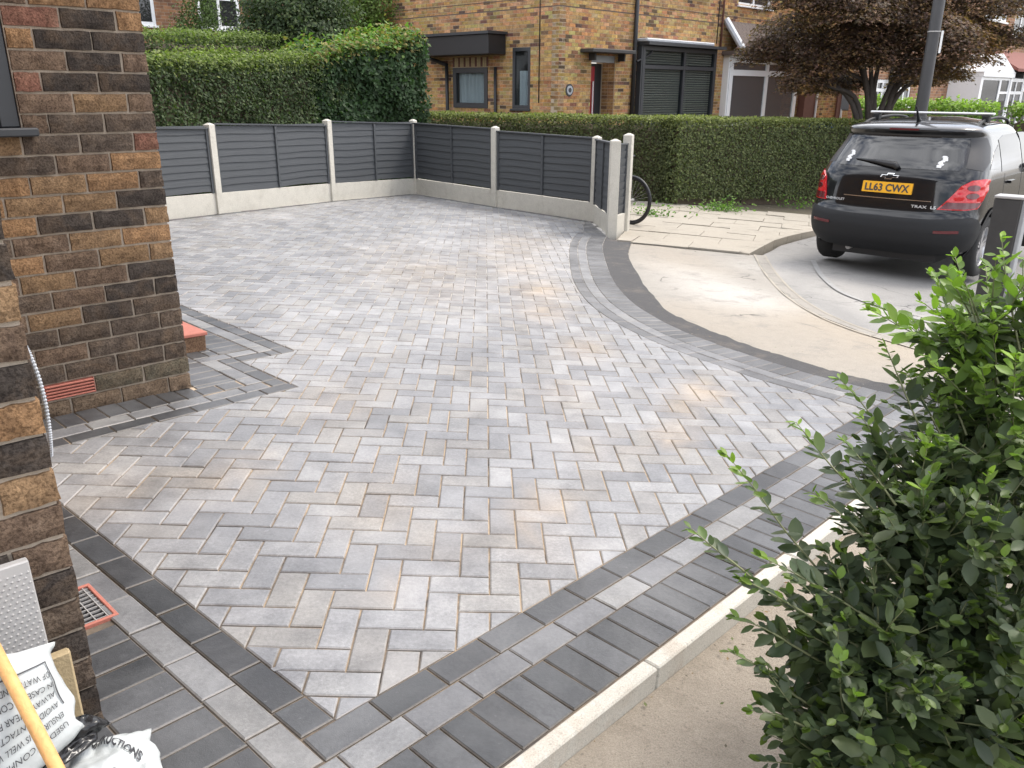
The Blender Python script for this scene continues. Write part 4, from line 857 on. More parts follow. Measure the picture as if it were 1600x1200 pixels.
# purple maple
mc = [(.145, .082, .064), (.11, .068, .056), (.175, .098, .068), (.21, .125, .072), (.09, .062, .052), (.14, .105, .068), (.24, .15, .072)]
def maple():
    base = (7.75, 18.3, -.3); bl = []; r = np.random.default_rng(5)
    for (x, z, rx) in ((5.35, 2.35, .55), (5.9, 2.75, .8), (6.3, 2.2, .75), (6.9, 2.55, .8), (6.6, 3.2, .9), (7.5, 2.35, .8), (7.6, 3.1, .9), (8.2, 2.7, .8), (8.9, 2.4, .75), (8.6, 3.2, .9), (9.4, 2.75, .7), (9.6, 3.3, .8), (6.0, 1.75, .5), (6.7, 1.75, .55), (8.7, 1.9, .55), (9.3, 2.0, .5), (7.0, 3.9, 1.0), (8.2, 3.9, 1.0), (9.2, 4.0, .9), (5.7, 3.4, .8), (6.2, 4.2, .9), (10.0, 2.6, .45), (7.2, 1.75, .4), (8.1, 1.95, .45)):
        bl.append((x, 18.3 + r.uniform(-.9, .7), z, rx * .95, rx * .36))
    root = empty('maple_tree', base, 'purple brown spreading maple with layered foliage behind the car and lamp column', 'tree'); tb = MB()
    fork = [np.array([7.55, 18.3, .75]), np.array([7.85, 18.25, .8])]
    for k, (x, y, z, rx, rz) in enumerate(bl):
        a = np.array([7.72 + .12 * (k % 3 - 1), 18.3 + .06 * (k % 2), -.3]); m = np.array([7.7 + (x - 7.7) * .18 + .1 * (k % 3 - 1), 18.3, 1.25 + .1 * (k % 4)]); b = np.array([x, y, z - rz * .4])
        if k % 2 == 0: tb.tube(catmull([a, m, (m + b) / 2 + np.array([0, 0, .12]), b], 5), np.linspace(.075, .012, 16), 7)
        for q in range(6): e = b + r.normal(0, 1, 3) * np.array([rx, rx, rz * .6]) * .7; tb.tube([b + (e - b) * .05, (b + e) / 2 + r.normal(0, .05, 3), e], [.013, .009, .004], 4, cap=False)
    tb.build('trunk', M['bark'], root, smooth=True)
    N = 95000; B = np.array(bl); w_ = B[:, 3] ** 2; w_ /= w_.sum(); ids = r.choice(len(bl), N, p=w_); a = r.uniform(0, 2 * PI, N); q = np.sqrt(r.random(N)) * (1 + r.normal(0, .08, N))
    lump = np.array([.7 + .65 * N2(math.cos(a[i]) * 2 + ids[i] * 2.3 + 5, math.sin(a[i]) * 2 + 7) for i in range(N)]); q *= lump
    # each pad is a stack of thin drooping sprays
    lay_ = r.integers(0, 4, N); zz = (lay_ / 3 - .5) * 2 * B[ids, 4] * (1 - .35 * q) - .22 * q * q * B[ids, 3] + r.normal(0, .035, N)
    pos_ = np.stack([B[ids, 0] + np.cos(a) * q * B[ids, 3], B[ids, 1] + np.sin(a) * q * B[ids, 3], B[ids, 2] + zz], 1); nr = np.stack([np.cos(a) * .5, np.sin(a) * .5, np.ones(N)], 1); ax = np.stack([np.cos(a), np.sin(a), -.5 * np.ones(N)], 1) + r.normal(0, .4, (N, 3))
    tint = np.array([N3(p[0] * 1.3, p[2] * 1.6 + p[1]) for p in pos_])[:, None]; c = pick(mc, N, .28) * (.6 + .75 * tint); m_ = (tint[:, 0] > .68) & (r.random(N) < .5); c[m_] = pick([(.26, .15, .05), (.22, .12, .05)], int(m_.sum()), .2)
    leaf_mesh('crown', pos_, nr, .085 * r.uniform(.7, 1.3, N), c, 'star', 'leaf', root, axis=ax, jitter=.35)
maple()
hedge('garden_bush', [(8.6, 21.6), (11.2, 20.0)], .8, 1.24, 'bright lime green laurel row behind the parked car', 'bush', [(.15, .26, .045), (.20, .32, .06), (.11, .20, .04)], [(.30, .42, .09), (.24, .36, .07)], 9000, .085, .10, seed=7, shaggy=.06, tops=[1.26, 1.2])
hedge('garden_bush', [(10.2, 17.2), (11.6, 18.2)], .8, 1.16, 'bright lime green bush at the right edge above the car bonnet', 'bush', [(.15, .25, .045), (.19, .30, .055)], [(.28, .40, .09)], 6000, .085, .12, seed=8, shaggy=.06)
# weeds at the hedge foot
for k, (x, y, lab) in enumerate(((3.75, 14.9, 'bright green weed tuft at the foot of the clipped hedge corner'), (2.3, 13.6, 'yellow green weed clump beside the bicycle wheel'), (5.6, 16.4, 'straggly green weeds under the hedge near the car'))):
    zb = zplane(x, y); root = empty('weed_tuft', (x, y, zb), lab, 'weed', 'weeds at the hedge foot'); N = (420, 160, 120)[k]; p = np.stack([x + rng.normal(0, .22, N), y + rng.normal(0, .14, N), zb + abs(rng.normal(0, .09, N))], 1); leaf_mesh('foliage', p, np.tile([0, -.4, 1.], (N, 1)), .06 * rng.uniform(.6, 1.3, N), pick([(.10, .20, .03), (.14, .24, .04), (.08, .15, .03)], N), 'quad', 'leaf', root)

# ================================================================== house across the fence
HC = np.array([1.07, 21.0]); a45 = math.radians(44.5); dR = np.array([math.sin(a45), math.cos(a45)]); nR = np.array([dR[1], -dR[0]]); dL = -nR; nL = -dR
ZG = -.42
hx = empty('brick_house', (HC[0], HC[1], ZG), 'golden brick corner house with flat roofed extension, red door and bay windows', 'house')
FC = [(.47, .30, .135), (.44, .27, .12), (.39, .24, .11), (.50, .335, .16), (.33, .195, .098), (.145, .09, .062), (.205, .122, .075), (.11, .072, .056), (.40, .23, .115)]
opR = [(1.24, 2.20, ZG, 2.36), (3.17, 6.78, .55, 2.62), (7.5, 11.9, .5, 2.5), (8.0, 10.0, 3.92, 5.2), (5.3, 6.4, 4.05, 5.2), (2.2, 3.2, 4.2, 5.2)]
opL = [(.93, 1.55, 1.05, 2.49), (2.45, 3.80, 1.04, 2.05)]
mbw = MB(); wall_core(mbw, HC, dR, nR, 0, 17.5, ZG - .3, 5.6, opR, -.006, -.22); wall_core(mbw, HC, dL, nL, .0, 8.75, ZG - .3, 5.6, opL, -.006, -.22); mbw.build('wall', M['mortar_far'], hx)
FBM = {}
def far_brick(L):
    k = round(L * 50) / 50
    if k not in FBM: FBM[k] = brick_mesh(k, .075, .04, False, 1, M['brick_far'])
    return FBM[k], L / k
def far_wall(P, d, n, a0, a1, z0, z1, op, count, seed, rev=False, cols=FC):
    r = random.Random(seed); L_ = []
    for (a, b, za, zb, row, k) in lay(-a1, -a0, z0, z1, .0858, .236, .118, .011, [(-o[1], -o[0], o[2], o[3]) for o in op]):
        a, b = -b, -a; q = pix((P[0] + d[0] * (a + b) / 2, P[1] + d[1] * (a + b) / 2, (za + zb) / 2)); vis = -10 < q[0] < 1610 and -5 < q[1] < 185; L_.append((0 if vis else 1, q[2], a, b, za, zb))
    L_.sort(); rest = MB()
    for i, (v_, dep, a, b, za, zb) in enumerate(L_):
        dark = N1(a * 1.4 + seed, za * 1.9) ; c = FC[r.choices(range(9), [5, 5, 4, 4, 3, 2.6 * (dark > .58) + .3, 2.2 * (dark > .5) + .6, 1.2 * (dark > .65) + .1, 2])[0]]; c = tuple(x * (.85 + .3 * r.random()) for x in c)
        if i < count and v_ == 0:
            me, sx = far_brick(b - a); m = face_mat((P[0] + n[0] * .0, P[1] + n[1] * .0), d, n, (a + b) / 2, (za + zb) / 2) @ Matrix.Diagonal((sx, 1, 1, 1)); link('brick', me, hx, m, c)
        else:
            rest.obox((P[0], P[1], 0), (d[0], d[1], 0), (n[0], n[1], 0), (0, 0, 1), (a, -.03, za), (b, r.gauss(0, .001), zb), c)
    tag(rest.build('brick_courses', M['brick_far'], hx), kind='stuff')
far_wall(HC, dR, nR, 0, 17.5, .35, 4.9, opR, 200, 4); far_wall(HC, dL, nL, .0, 8.75, .35, 4.6, opL, 100, 6)
def fb(name, mat, P, d, n, a, b, parent=None, bev=.0, label=None):
    m = MB(); m.obox((P[0], P[1], 0), (d[0], d[1], 0), (n[0], n[1], 0), (0, 0, 1), a, b, bev=bev); o = fixn(m.build(name, M[mat], parent or hx)); return tag(o, label)
for z in (3.36, 3.57):  # thin dark strips stand for the shadow gaps of the brick bands
    fb('course_shadow_gap', 'roof_tile', HC, dR, nR, (-.006, -.01, z), (17.5, .006, z + .018)); fb('course_shadow_gap', 'roof_tile', HC, dL, nL, (.008, -.01, z), (8.75, .005, z + .018))
# door in its recess
R_ = .42
rec = MB()
for (a0_, a1_) in ((1.0, 1.24), (2.20, 2.44)): rec.obox((HC[0], HC[1], 0), (*dR, 0), (*nR, 0), (0, 0, 1), (a0_, -R_ - .2, ZG), (a1_, -.23, 2.36))
rec.build('door_reveal', M['mortar_far'], hx)
for sgn, aa in ((0, 1.24), (1, 2.20)):
    rb = MB(); r_ = random.Random(3); z = ZG
    while z < 2.3:
        for q in range(2): y0 = -.02 - q * .2; rb.obox((HC[0], HC[1], 0), (*dR, 0), (*nR, 0), (0, 0, 1), (aa - .004 if sgn else aa - .02, y0 - .19, z), (aa + .02 if sgn else aa + .004, y0, z + .075), tuple(x * .9 for x in FC[r_.choice([0, 1, 2, 4, 6, 8])]))
        z += .0858
    tag(rb.build('reveal_bricks', M['brick_far'], hx), kind='stuff')
door = fb('door', 'anthracite', HC, dR, nR, (1.25, -R_ - .06, ZG), (2.19, -R_ - .02, 2.15), bev=.004, label='dark door frame with a red door leaf')
fb('leaf', 'red_paint', HC, dR, nR, (1.40, -R_ - .019, ZG + .1), (1.88, -R_ + .006, 2.08), door); fb('glass_strip', 'grey_paint', HC, dR, nR, (1.28, -R_ - .019, ZG + .1), (1.385, -R_ + .004, 2.08), door)
hm = MB(); hm.tube([tuple(np.array([HC[0] + dR[0] * 1.78 + nR[0] * (-R_ + .05), HC[1] + dR[1] * 1.78 + nR[1] * (-R_ + .05), z])) for z in (ZG + .3, 1.72)], .02, 8); hm.build('handle', M['white_pvc'], door)
fb('lintel_board', 'grey_paint', HC, dR, nR, (1.245, -.16, 2.165), (2.195, -.03, 2.355)); fb('canopy', 'dark_timber', HC, dR, nR, (.78, .004, 2.375), (2.5, .42, 2.46), bev=.01)
for a in (1.12, 2.3): fb('canopy_bracket', 'dark_timber', HC, dR, nR, (a, .004, 2.20), (a + .06, .2, 2.374))
# number plaque
pm = MB(); c0 = np.array([HC[0] + dR[0] * .42 + nR[0] * .012, HC[1] + dR[1] * .42 + nR[1] * .012, 1.5])
for rr, yy, mi in ((.145, 0, 0), (.105, .012, 1), (.055, .02, 0)):
    v = [c0 + np.array([*nR, 0]) * yy + (np.array([*dR, 0]) * math.cos(2 * PI * i / 24) + np.array([0, 0, 1]) * math.sin(2 * PI * i / 24)) * rr for i in range(24)]; v2 = [p - np.array([*nR, 0]) * .03 for p in v]; pm.add(v + v2, [tuple(range(24))] + [(24 + i, 24 + (i + 1) % 24, (i + 1) % 24, i) for i in range(24)], mi=mi)
fixn(pm.build('plaque', [M['anthracite'], M['lead']], hx))
def pipe(name, mat, P, d, n, a, y, z0, z1, r=.04, parent=None):
    m = MB(); m.tube([(P[0] + d[0] * a + n[0] * y, P[1] + d[1] * a + n[1] * y, z) for z in (z0, z1)], r, 10); o = m.build(name, M[mat], parent or hx, smooth=True); return o
pipe('drainpipe', 'black', HC, dR, nR, 2.93, .06, ZG, 5.6, .055); pipe('drainpipe', 'brown_wood', HC, dR, nR, 7.12, .05, 2.7, 5.6, .03)
m_ = MB(); m_.tube(catmull([(HC[0] + dR[0] * a + nR[0] * .12, HC[1] + dR[1] * a + nR[1] * .12, z) for a, z in ((2.95, 2.22), (3.2, 2.3), (3.55, 2.42), (3.6, 2.55))], 4), .03, 8); m_.build('waste_pipe', M['black'], hx)
# dark bay with blinds
bay = window(hx, HC + nR * .16, dR, nR, 3.17, 6.78, .55, 2.62, M['anthracite'], cols=(5.15,), rows=(2.10,), fw=.11, depth=.1, recess=.0, glass='glass_clear')
bl_ = MB()
for (a0_, a1_) in ((3.32, 5.05), (5.25, 6.64)):
    z = .66
    while z < 2.5:
        if not 2.04 < z < 2.14: bl_.obox((HC[0], HC[1], 0), (*dR, 0), (*nR, .55), (0, 0, 1), (a0_, .06, z), (a1_, .075, z + .036))
        z += .062
tag(bl_.build('blind', M['blind'], bay), 'venetian blind slats behind the dark bay glass')
fb('bay_roof', 'anthracite', HC, dR, nR, (3.08, .003, 2.63), (6.9, .40, 2.70)); fb('lead_flashing', 'lead', HC, dR, nR, (3.04, .006, 2.705), (6.3, .36, 2.79), bev=.02)
for a in (3.14, 6.785): fb('bay_cheek', 'anthracite', HC, dR, nR, (a - .03, -.1, .45), (a + .03, .15, 2.628))
fb('bay_sill', 'anthracite', HC, dR, nR, (3.1, .0, .44), (6.85, .3, .545))
# white bay with tiled lean-to roof
wb_ = window(hx, HC + nR * .22, dR, nR, 7.5, 11.9, .5, 2.5, M['white_pvc'], cols=(9.78,), rows=(2.03,), fw=.19, depth=.1, recess=0, glass='glass_bay')
for a in (7.46, 11.92): fb('bay_cheek', 'white_pvc', HC, dR, nR, (a - .03, -.1, .4), (a + .03, .2, 2.51))
fb('fascia', 'roof_tile', HC, dR, nR, (7.3, .0, 2.515), (12.6, .55, 2.62))
th = math.atan2(.80, .62)
for j in range(6):
    for i in range(23):
        tm_ = MB(); a = 7.42 + i * .225 + (.11 if j % 2 else 0); y = .62 - j * .105; z = 2.63 + j * .135
        tm_.obox((HC[0] + nR[0] * y + dR[0] * a, HC[1] + nR[1] * y + dR[1] * a, z), (*dR, 0), (nR[0] * .615, nR[1] * .615, -.79), (nR[0] * .79, nR[1] * .79, .615), (.004, -.2, 0), (.221, .0, .02)); fixn(tm_.build('roof_tile', M['roof_tile'], hx))
m_ = MB(); m_.tube([(HC[0] + dR[0] * 7.36 + nR[0] * y, HC[1] + dR[1] * 7.36 + nR[1] * y, z) for y, z in ((.66, 2.66), (.02, 3.48))], .10, 8); m_.build('lead_hip', M['lead'], hx)
window(hx, HC, dR, nR, 8.0, 10.0, 3.92, 5.2, M['white_pvc'], cols=(9.0,), fw=.09, sill=(.05, .06, .05)); window(hx, HC, dR, nR, 5.3, 6.4, 4.05, 5.2, M['anthracite'], fw=.09, sill=(.05, .06, .05)); window(hx, HC, dR, nR, 2.2, 3.2, 4.2, 5.2, M['anthracite'], fw=.09)
fb('timber_pier', 'brown_wood', HC, dR, nR, (12.5, .003, ZG), (13.15, .25, 2.6))
for a in (13.75, 15.9): fb('white_post', 'white_pvc', HC, dR, nR, (a, .02, ZG), (a + .07, .1, 2.3)); fb('timber_panel', 'brown_wood', HC, dR, nR, (a - .35, .003, ZG), (a - .02, .06, 2.3))
# left face: slit window, extension
window(hx, HC, dL, nL, .93, 1.55, 1.05, 2.49, M['anthracite'], rows=(), fw=.085, recess=.0, glass='glass_clear', sill=(.03, .05, .05))
window(hx, HC, dL, nL, 2.45, 3.80, 1.04, 2.05, M['anthracite'], fw=.13, recess=-.02, glass='glass_clear')
for (a0_, a1_, z0_, z1_) in ((2.6, 3.66, 1.15, 1.93), (1.03, 1.38, 1.12, 1.95)):
    cm_ = MB(); k = 40; vs = []
    for i in range(k + 1):
        a = a0_ + (a1_ - a0_) * i / k; y = -.10 + .034 * math.sin(i * 1.1) + .012 * math.sin(i * .63); vs += [(HC[0] + dL[0] * a + nL[0] * y, HC[1] + dL[1] * a + nL[1] * y, z0_), (HC[0] + dL[0] * a + nL[0] * y, HC[1] + dL[1] * a + nL[1] * y, z1_)]
    cm_.add(vs, [(2 * i, 2 * i + 2, 2 * i + 3, 2 * i + 1) for i in range(k)]); cm_.build('curtain', M['curtain'], hx, smooth=True)
fb('extension_roof', 'black', HC, dL, nL, (1.78, .003, 2.34), (4.62, .62, 2.80), bev=.01, label='deep black fascia of the flat roofed extension'); fb('roof_trim', 'anthracite', HC, dL, nL, (1.72, .003, 2.805), (4.7, .68, 2.87)); fb('roof_trim', 'black', HC, dL, nL, (4.705, .003, 2.70), (8.7, .5, 2.86))
for i in range(19): fb('lintel_brick', 'stone' if i % 3 else 'brown_wood', HC, dL, nL, (2.42 + i * .073, .003, 2.07), (2.42 + i * .073 + .062, .014, 2.30))
pipe('drainpipe', 'black', HC, dL, nL, 2.12, .05, ZG, 2.05, .04); pipe('drainpipe', 'black', HC, dL, nL, 3.95, .1, ZG, 2.15, .05)
m_ = MB(); m_.tube([(HC[0] + dL[0] * a + nL[0] * .1, HC[1] + dL[1] * a + nL[1] * .1, z) for a, z in ((3.95, 2.12), (4.75, 2.33))], .05, 8); m_.build('gutter', M['black'], hx)
pipe('cable', 'black', HC, dR, nR, -.0 + 6.95, .012, 2.8, 5.5, .012); pipe('cable', 'black', HC, dL, nL, .62, .012, 1.2, 5.5, .012)

# ================================================================== far houses (bricks too small to pick apart)
def mk_brickwall():
    m, t, b = newmat('brickwork'); c = t.nodes.new('ShaderNodeTexCoord'); sx = t.nodes.new('ShaderNodeSeparateXYZ'); cx = t.nodes.new('ShaderNodeCombineXYZ'); t.links.new(c.outputs['Object'], sx.inputs[0]); t.links.new(sx.outputs[0], cx.inputs[0]); t.links.new(sx.outputs[2], cx.inputs[1])
    br = t.nodes.new('ShaderNodeTexBrick'); br.inputs['Scale'].default_value = 1; br.inputs['Brick Width'].default_value = .235; br.inputs['Row Height'].default_value = .086; br.inputs['Mortar Size'].default_value = .006; br.inputs['Color1'].default_value = (.34, .17, .085, 1); br.inputs['Color2'].default_value = (.17, .085, .055, 1); br.inputs['Mortar'].default_value = (.33, .26, .19, 1); t.links.new(cx.outputs[0], br.inputs[0])
    t.links.new(mixc(t, br.outputs[0], ramp(t, noise(t, c.outputs['Object'], 6, 4), .3, .7, (.75, .75, .75), (1.2, 1.2, 1.2)), 1.0, 'MULTIPLY'), b.inputs['Base Color']); b.inputs['Roughness'].default_value = .9; return m
M['brickwork'] = mk_brickwall()
def plain_wall(root, P, a0, a1, z0, z1, op, mat='brickwork'):
    mb = MB(); wall_core(mb, (0, 0), (1, 0), (0, -1), a0, a1, z0, z1, op, 0, -.25); link('wall', mb.mesh('wall', M[mat]), root, Matrix(((dR[0], -nR[0], 0, P[0]), (dR[1], -nR[1], 0, P[1]), (0, 0, 1, 0), (0, 0, 0, 1))))
FH = np.array([15.25, 30.0]); fh = empty('brick_house', (FH[0], FH[1], ZG), 'far right brick house with white glazed porch', 'house')
opF = [(1.8, 4.3, 3.95, 5.2), (5.3, 7.2, 3.55, 5.2), (-6.75, -5.75, 1.0, 1.85), (-5.1, -4.1, 1.1, 1.9)]
plain_wall(fh, FH, -7.9, 12, ZG - .3, 5.8, opF)
def ff(name, mat, a, b, bev=0.0): return fb(name, mat, FH, dR, nR, a, b, fh, bev)
for o in opF: window(fh, FH, dR, nR, *o, M['white_pvc'], cols=((o[0] + o[1]) / 2,), rows=(o[2] + (o[3] - o[2]) * .65,), fw=.1, recess=.02, sill=(.05, .06, .06))
prch = ff('porch', 'white_pvc', (-.8, .003, ZG), (-.6, 1.0, 2.0)); ff('porch', 'white_pvc', (2.55, .003, ZG), (2.75, 1.0, 2.0)); ff('porch', 'white_pvc', (-.8, .003, 2.005), (2.75, 1.05, 2.15))
gm_ = MB(); gp = [(-.85, 2.155), (2.8, 2.155), (.9, 2.75)]; gm_.add([(FH[0] + dR[0] * a + nR[0] * y, FH[1] + dR[1] * a + nR[1] * y, z) for y in (1.05, .0) for a, z in gp], [(0, 1, 2), (5, 4, 3), (0, 3, 4, 1), (1, 4, 5, 2), (2, 5, 3, 0)]); fixn(gm_.build('porch_gable', M['white_pvc'], fh))
window(fh, FH + nR * 1.0, dR, nR, -.58, 1.45, ZG + .1, 2.0, M['white_pvc'], fw=.1, recess=0.02); window(fh, FH + nR * 1.0, dR, nR, 1.46, 2.54, ZG + .1, 2.0, M['white_pvc'], rows=(1.5,), fw=.09, recess=.02)
window(fh, FH + nR * .8, dR, nR, 2.8, 5.0, ZG, 2.0, M['white_pvc'], cols=(4.1,), rows=(1.5,), fw=.12, recess=.0); window(fh, FH + nR * .8, dR, nR, 5.05, 9.5, ZG, 2.2, M['white_pvc'], cols=(6.1, 7.2, 8.3), rows=(1.6,), fw=.12, recess=0)
rt = MB(); rt.add([(FH[0] + dR[0] * a + nR[0] * y, FH[1] + dR[1] * a + nR[1] * y, z) for a in (2.6, 10.5) for y, z in ((1.15, 2.22), (1.15, 2.32), (.0, 3.0), (.0, 2.8))], [(0, 1, 5, 4), (1, 2, 6, 5), (2, 3, 7, 6), (3, 0, 4, 7), (0, 3, 2, 1), (4, 5, 6, 7)]); fixn(rt.build('porch_roof', M['roof_red'], fh))
ff('gutter', 'white_pvc', (-2, .0, 5.35), (12, .2, 5.5)); pipe('drainpipe', 'black', FH, dR, nR, -6.0, .06, ZG, 5.4, .05, fh)
BH = np.array([-9.37, 26.0]); bh = empty('brick_house', (BH[0], BH[1], ZG), 'far left brick house with white framed windows above the hedges', 'house')
opB = [(-2.3, -1.1, 3.16, 5.0), (.18, 1.5, 3.17, 4.05)]; plain_wall(bh, BH, -4.5, 3.5, ZG - .3, 6.0, opB)
for o in opB: window(bh, BH, dR, nR, *o, M['white_pvc'], cols=((o[0] + o[1]) / 2,), fw=.09, recess=.0, sill=(.04, .06, .06))
fb('soffit', 'roof_red', BH, dR, nR, (-.9, .003, 4.1), (-.2, .3, 4.2), bh)

# ================================================================== street things
lp = empty('lamp_post', (7.33, 15.5, -.6), 'tall dark lamp column rising behind the parked car', 'lamp post')
m_ = MB(); m_.tube([(7.33, 15.5, -.75), (7.33, 15.5, .6), (7.33, 15.5, .75), (7.33, 15.5, 6.2)], [.125, .125, .108, .085], 20); m_.build('column', M['lamp_column'], lp, smooth=True)
m_ = MB(); m_.tube(catmull([(7.33, 15.5, 6.15), (7.2, 15.3, 6.6), (6.6, 14.4, 6.75)], 5), .04, 8); m_.build('arm', M['lamp_column'], lp, smooth=True); m_ = MB(); m_.tube([(6.65, 14.5, 6.74), (6.5, 14.25, 6.74), (6.2, 13.8, 6.72)], [.06, .11, .07], 10); m_.build('lamp_head', M['grey_paint'], lp, smooth=True)
m_ = MB(); m_.box((7.41, 15.385, 2.14), (7.445, 15.40, 2.50)); m_.build('tag_plate', M['white_plain'], lp); m_ = MB(); m_.tube([(7.33, 15.5, 2.48), (7.33, 15.5, 2.50)], .108, 20); m_.build('strap', M['galv'], lp)
def bin_(x, y, mat, lab):
    root = empty('wheelie_bin', (x, y, -.38), lab, 'bin', 'wheelie bins behind the hedge'); P = []; 
    for z, w_, d_ in ((-.38, .22, .24), (.62, .29, .33)): P += [(x - w_, y - d_, z), (x + w_, y - d_, z), (x + w_, y + d_, z), (x - w_, y + d_, z)]
    m = MB(); m.add(P, [(3, 2, 1, 0), (4, 5, 6, 7)] + [(i, (i + 1) % 4, 4 + (i + 1) % 4, 4 + i) for i in range(4)]); m.build('body', M['anthracite'] if mat == 'red_bin' else M[mat], root); m = MB(); m.obox((x, y, .62), (1, 0, 0), (0, 1, 0), (0, 0, 1), (-.31, -.37, .003), (.31, .36, .09), bev=.03); fixn(m.build('lid', M[mat], root)); m = MB(); m.tube([(x - .25, y + .37, .66), (x + .25, y + .37, .66)], .018, 8); m.build('handle', M[mat], root)
    for s_ in (-.22, .22): m = MB(); m.tube([(x + s_ - .03, y + .24, -.28), (x + s_ + .03, y + .24, -.28)], .1, 14); m.build('wheel', M['black'], root)
bin_(8.72, 24.2, 'blue_bin', 'blue wheelie bin showing just above the clipped hedge'); bin_(9.62, 24.3, 'red_bin', 'dark wheelie bin with a red lid above the clipped hedge')
# dark gate post by the shrub
gp_ = empty('gate_post', (3.08, 5.05, -.35), 'dark square timber post with a pale capping at the right edge, behind the leafy shrub', 'post')
ey = np.array([math.sin(.72), math.cos(.72), 0]); ex = np.array([ey[1], -ey[0], 0])
m_ = MB(); m_.obox((3.02, 5.05, 0), ex, ey, (0, 0, 1), (-.075, -.06, -.45), (.075, .06, .885), bev=.006); fixn(m_.build('shaft', M['dark_timber'], gp_)); m_ = MB(); m_.obox((3.02, 5.05, 0), ex, ey, (0, 0, 1), (-.078, -.064, .8855), (.085, .07, .902), bev=.004); fixn(m_.build('cap', M['galv'], gp_)); m_ = MB(); m_.obox((3.02, 5.05, 0), ex, ey, (0, 0, 1), (.0755, -.05, -.45), (.10, .05, .878), bev=.004); fixn(m_.build('batten', M['grey_paint'], gp_))
# bicycle
by = empty('bicycle', (1.75, 12.3, -.4), 'bicycle parked behind the fence, only its front wheel showing past the pointed post', 'bicycle')
be = np.array([-.72, .69, 0]); be /= np.linalg.norm(be); c1 = np.array([1.75, 12.3, zplane(1.75, 12.3) + .355]); c2 = c1 + be * 1.03; c2[2] = zplane(c2[0], c2[1]) + .355
for c in (c1, c2):
    m_ = MB(); m_.tube([c + be * math.cos(a) * .335 + np.array([0, 0, math.sin(a) * .335]) for a in np.linspace(0, 2 * PI, 41)], .024, 8, cap=False); wl_ = m_.build('wheel', M['black'], by, smooth=True)
    m_ = MB(); m_.tube([c + be * math.cos(a) * .305 + np.array([0, 0, math.sin(a) * .305]) for a in np.linspace(0, 2 * PI, 41)], .009, 6, cap=False); m_.build('rim', M['black'], wl_, smooth=True)
    m_ = MB(); bn = np.array([be[1], -be[0], 0])
    for k in range(28): a = 2 * PI * k / 28; m_.tube([c + bn * (.03 if k % 2 else -.03), c + be * math.cos(a) * .3 + np.array([0, 0, math.sin(a) * .3])], .0012, 4, cap=False)
    m_.tube([c - bn * .05, c + bn * .05], .02, 8); m_.build('spokes', M['galv'], wl_)
hd = c1 + be * .18 + np.array([0, 0, .52]); bb_ = c1 + be * .60 + np.array([0, 0, -.07]); seat = c1 + be * .74 + np.array([0, 0, .48])
m_ = MB()
for a, b, r_ in ((hd, bb_, .018), (hd + np.array([0, 0, -.04]), seat, .016), (seat, bb_, .016), (bb_, c2, .011), (seat, c2, .009), (c1, hd, .014)): m_.tube([a, b], r_, 8)
m_.build('frame', M['anthracite'], by); m_ = MB(); bn = np.array([be[1], -be[0], 0]); hb_ = hd + np.array([0, 0, .09]); m_.tube([hb_ - bn * .28, hb_ + bn * .28], .012, 8); m_.tube([hd, hb_], .014, 8); m_.build('handlebar', M['black'], by); m_ = MB(); sp_ = seat + np.array([0, 0, .1]); m_.tube([sp_ - be * .13, sp_, sp_ + be * .12], [.02, .04, .07], 10); m_.tube([seat, sp_], .013, 8); m_.build('saddle', M['black'], by)

# ================================================================== parked car
def mk_carpaint():
    m, t, b = newmat('car_paint'); b.inputs['Base Color'].default_value = (.008, .008, .010, 1); b.inputs['Roughness'].default_value = .35; b.inputs['Coat Weight'].default_value = 1.0; b.inputs['Coat Roughness'].default_value = .06; b.inputs['Specular IOR Level'].default_value = .12
    v = pos(t); d = ramp(t, noise(t, v, 3, 5, .7), .45, .75, (0, 0, 0), (.010, .010, .010)); t.links.new(mixc(t, (.004, .0045, .006), (.25, .24, .22), d), b.inputs['Base Color']); return m
M['car_paint'] = mk_carpaint(); M['car_plastic'] = plain('car_plastic', (.016, .0165, .018), .6, spec=.3, var=.1, scale=20, bmp=.15, bscale=400); M['tyre'] = plain('tyre', (.022, .022, .022), .85, var=.2, scale=30, bmp=.2)
M['alloy'] = plain('alloy', (.62, .62, .63), .28, metal=.9, var=.05); M['plate'] = plain('plate', (.80, .40, .02), .45, var=.03); M['lamp_red'] = plain('lamp_red', (.52, .008, .012), .12, var=.2, scale=40, coat=.6); M['lamp_dark'] = plain('lamp_dark', (.10, .012, .016), .15, coat=.5); M['trim_silver'] = plain('trim_silver', (.66, .67, .68), .35, metal=.6, var=.05); M['decal'] = plain('decal', (.7, .7, .7), .6, var=.05)
CP = np.array([3.976, 8.96, -.441]); chd = math.radians(42.8); CF = np.array([math.sin(chd), math.cos(chd), 0]); CRT = np.array([math.cos(chd), -math.sin(chd), 0])
def C3(x, y, z): return CP + CRT * x + CF * y + np.array([0, 0, z])
KZ = [.20, .30, .40, .55, .66, .72, .80, .95, 1.06, 1.14, 1.22, 1.40, 1.50, 1.545, 1.575, 1.60, 1.63, 1.655, 1.668]
KY = [.22, .10, .03, .00, .02, .075, .09, .105, .12, .155, .21, .36, .415, .345, .36, .45, .66, 1.0, 1.5]
KW = [.74, .80, .85, .882, .89, .89, .888, .882, .870, .852, .828, .762, .728, .712, .695, .655, .55, .36, .08]
KF = [3.9, 4.15, 4.24, 4.26, 4.25, 4.24, 4.20, 4.05, 3.70, 3.12, 3.00, 2.55, 2.32, 2.22, 2.15, 2.08, 1.98, 1.85, 1.6]
KA = [.40, .42, .45, .48, .48, .48, .48, .50, .52, .54, .55, .55, .52, .40, .40, .42, .42, .35, .05]
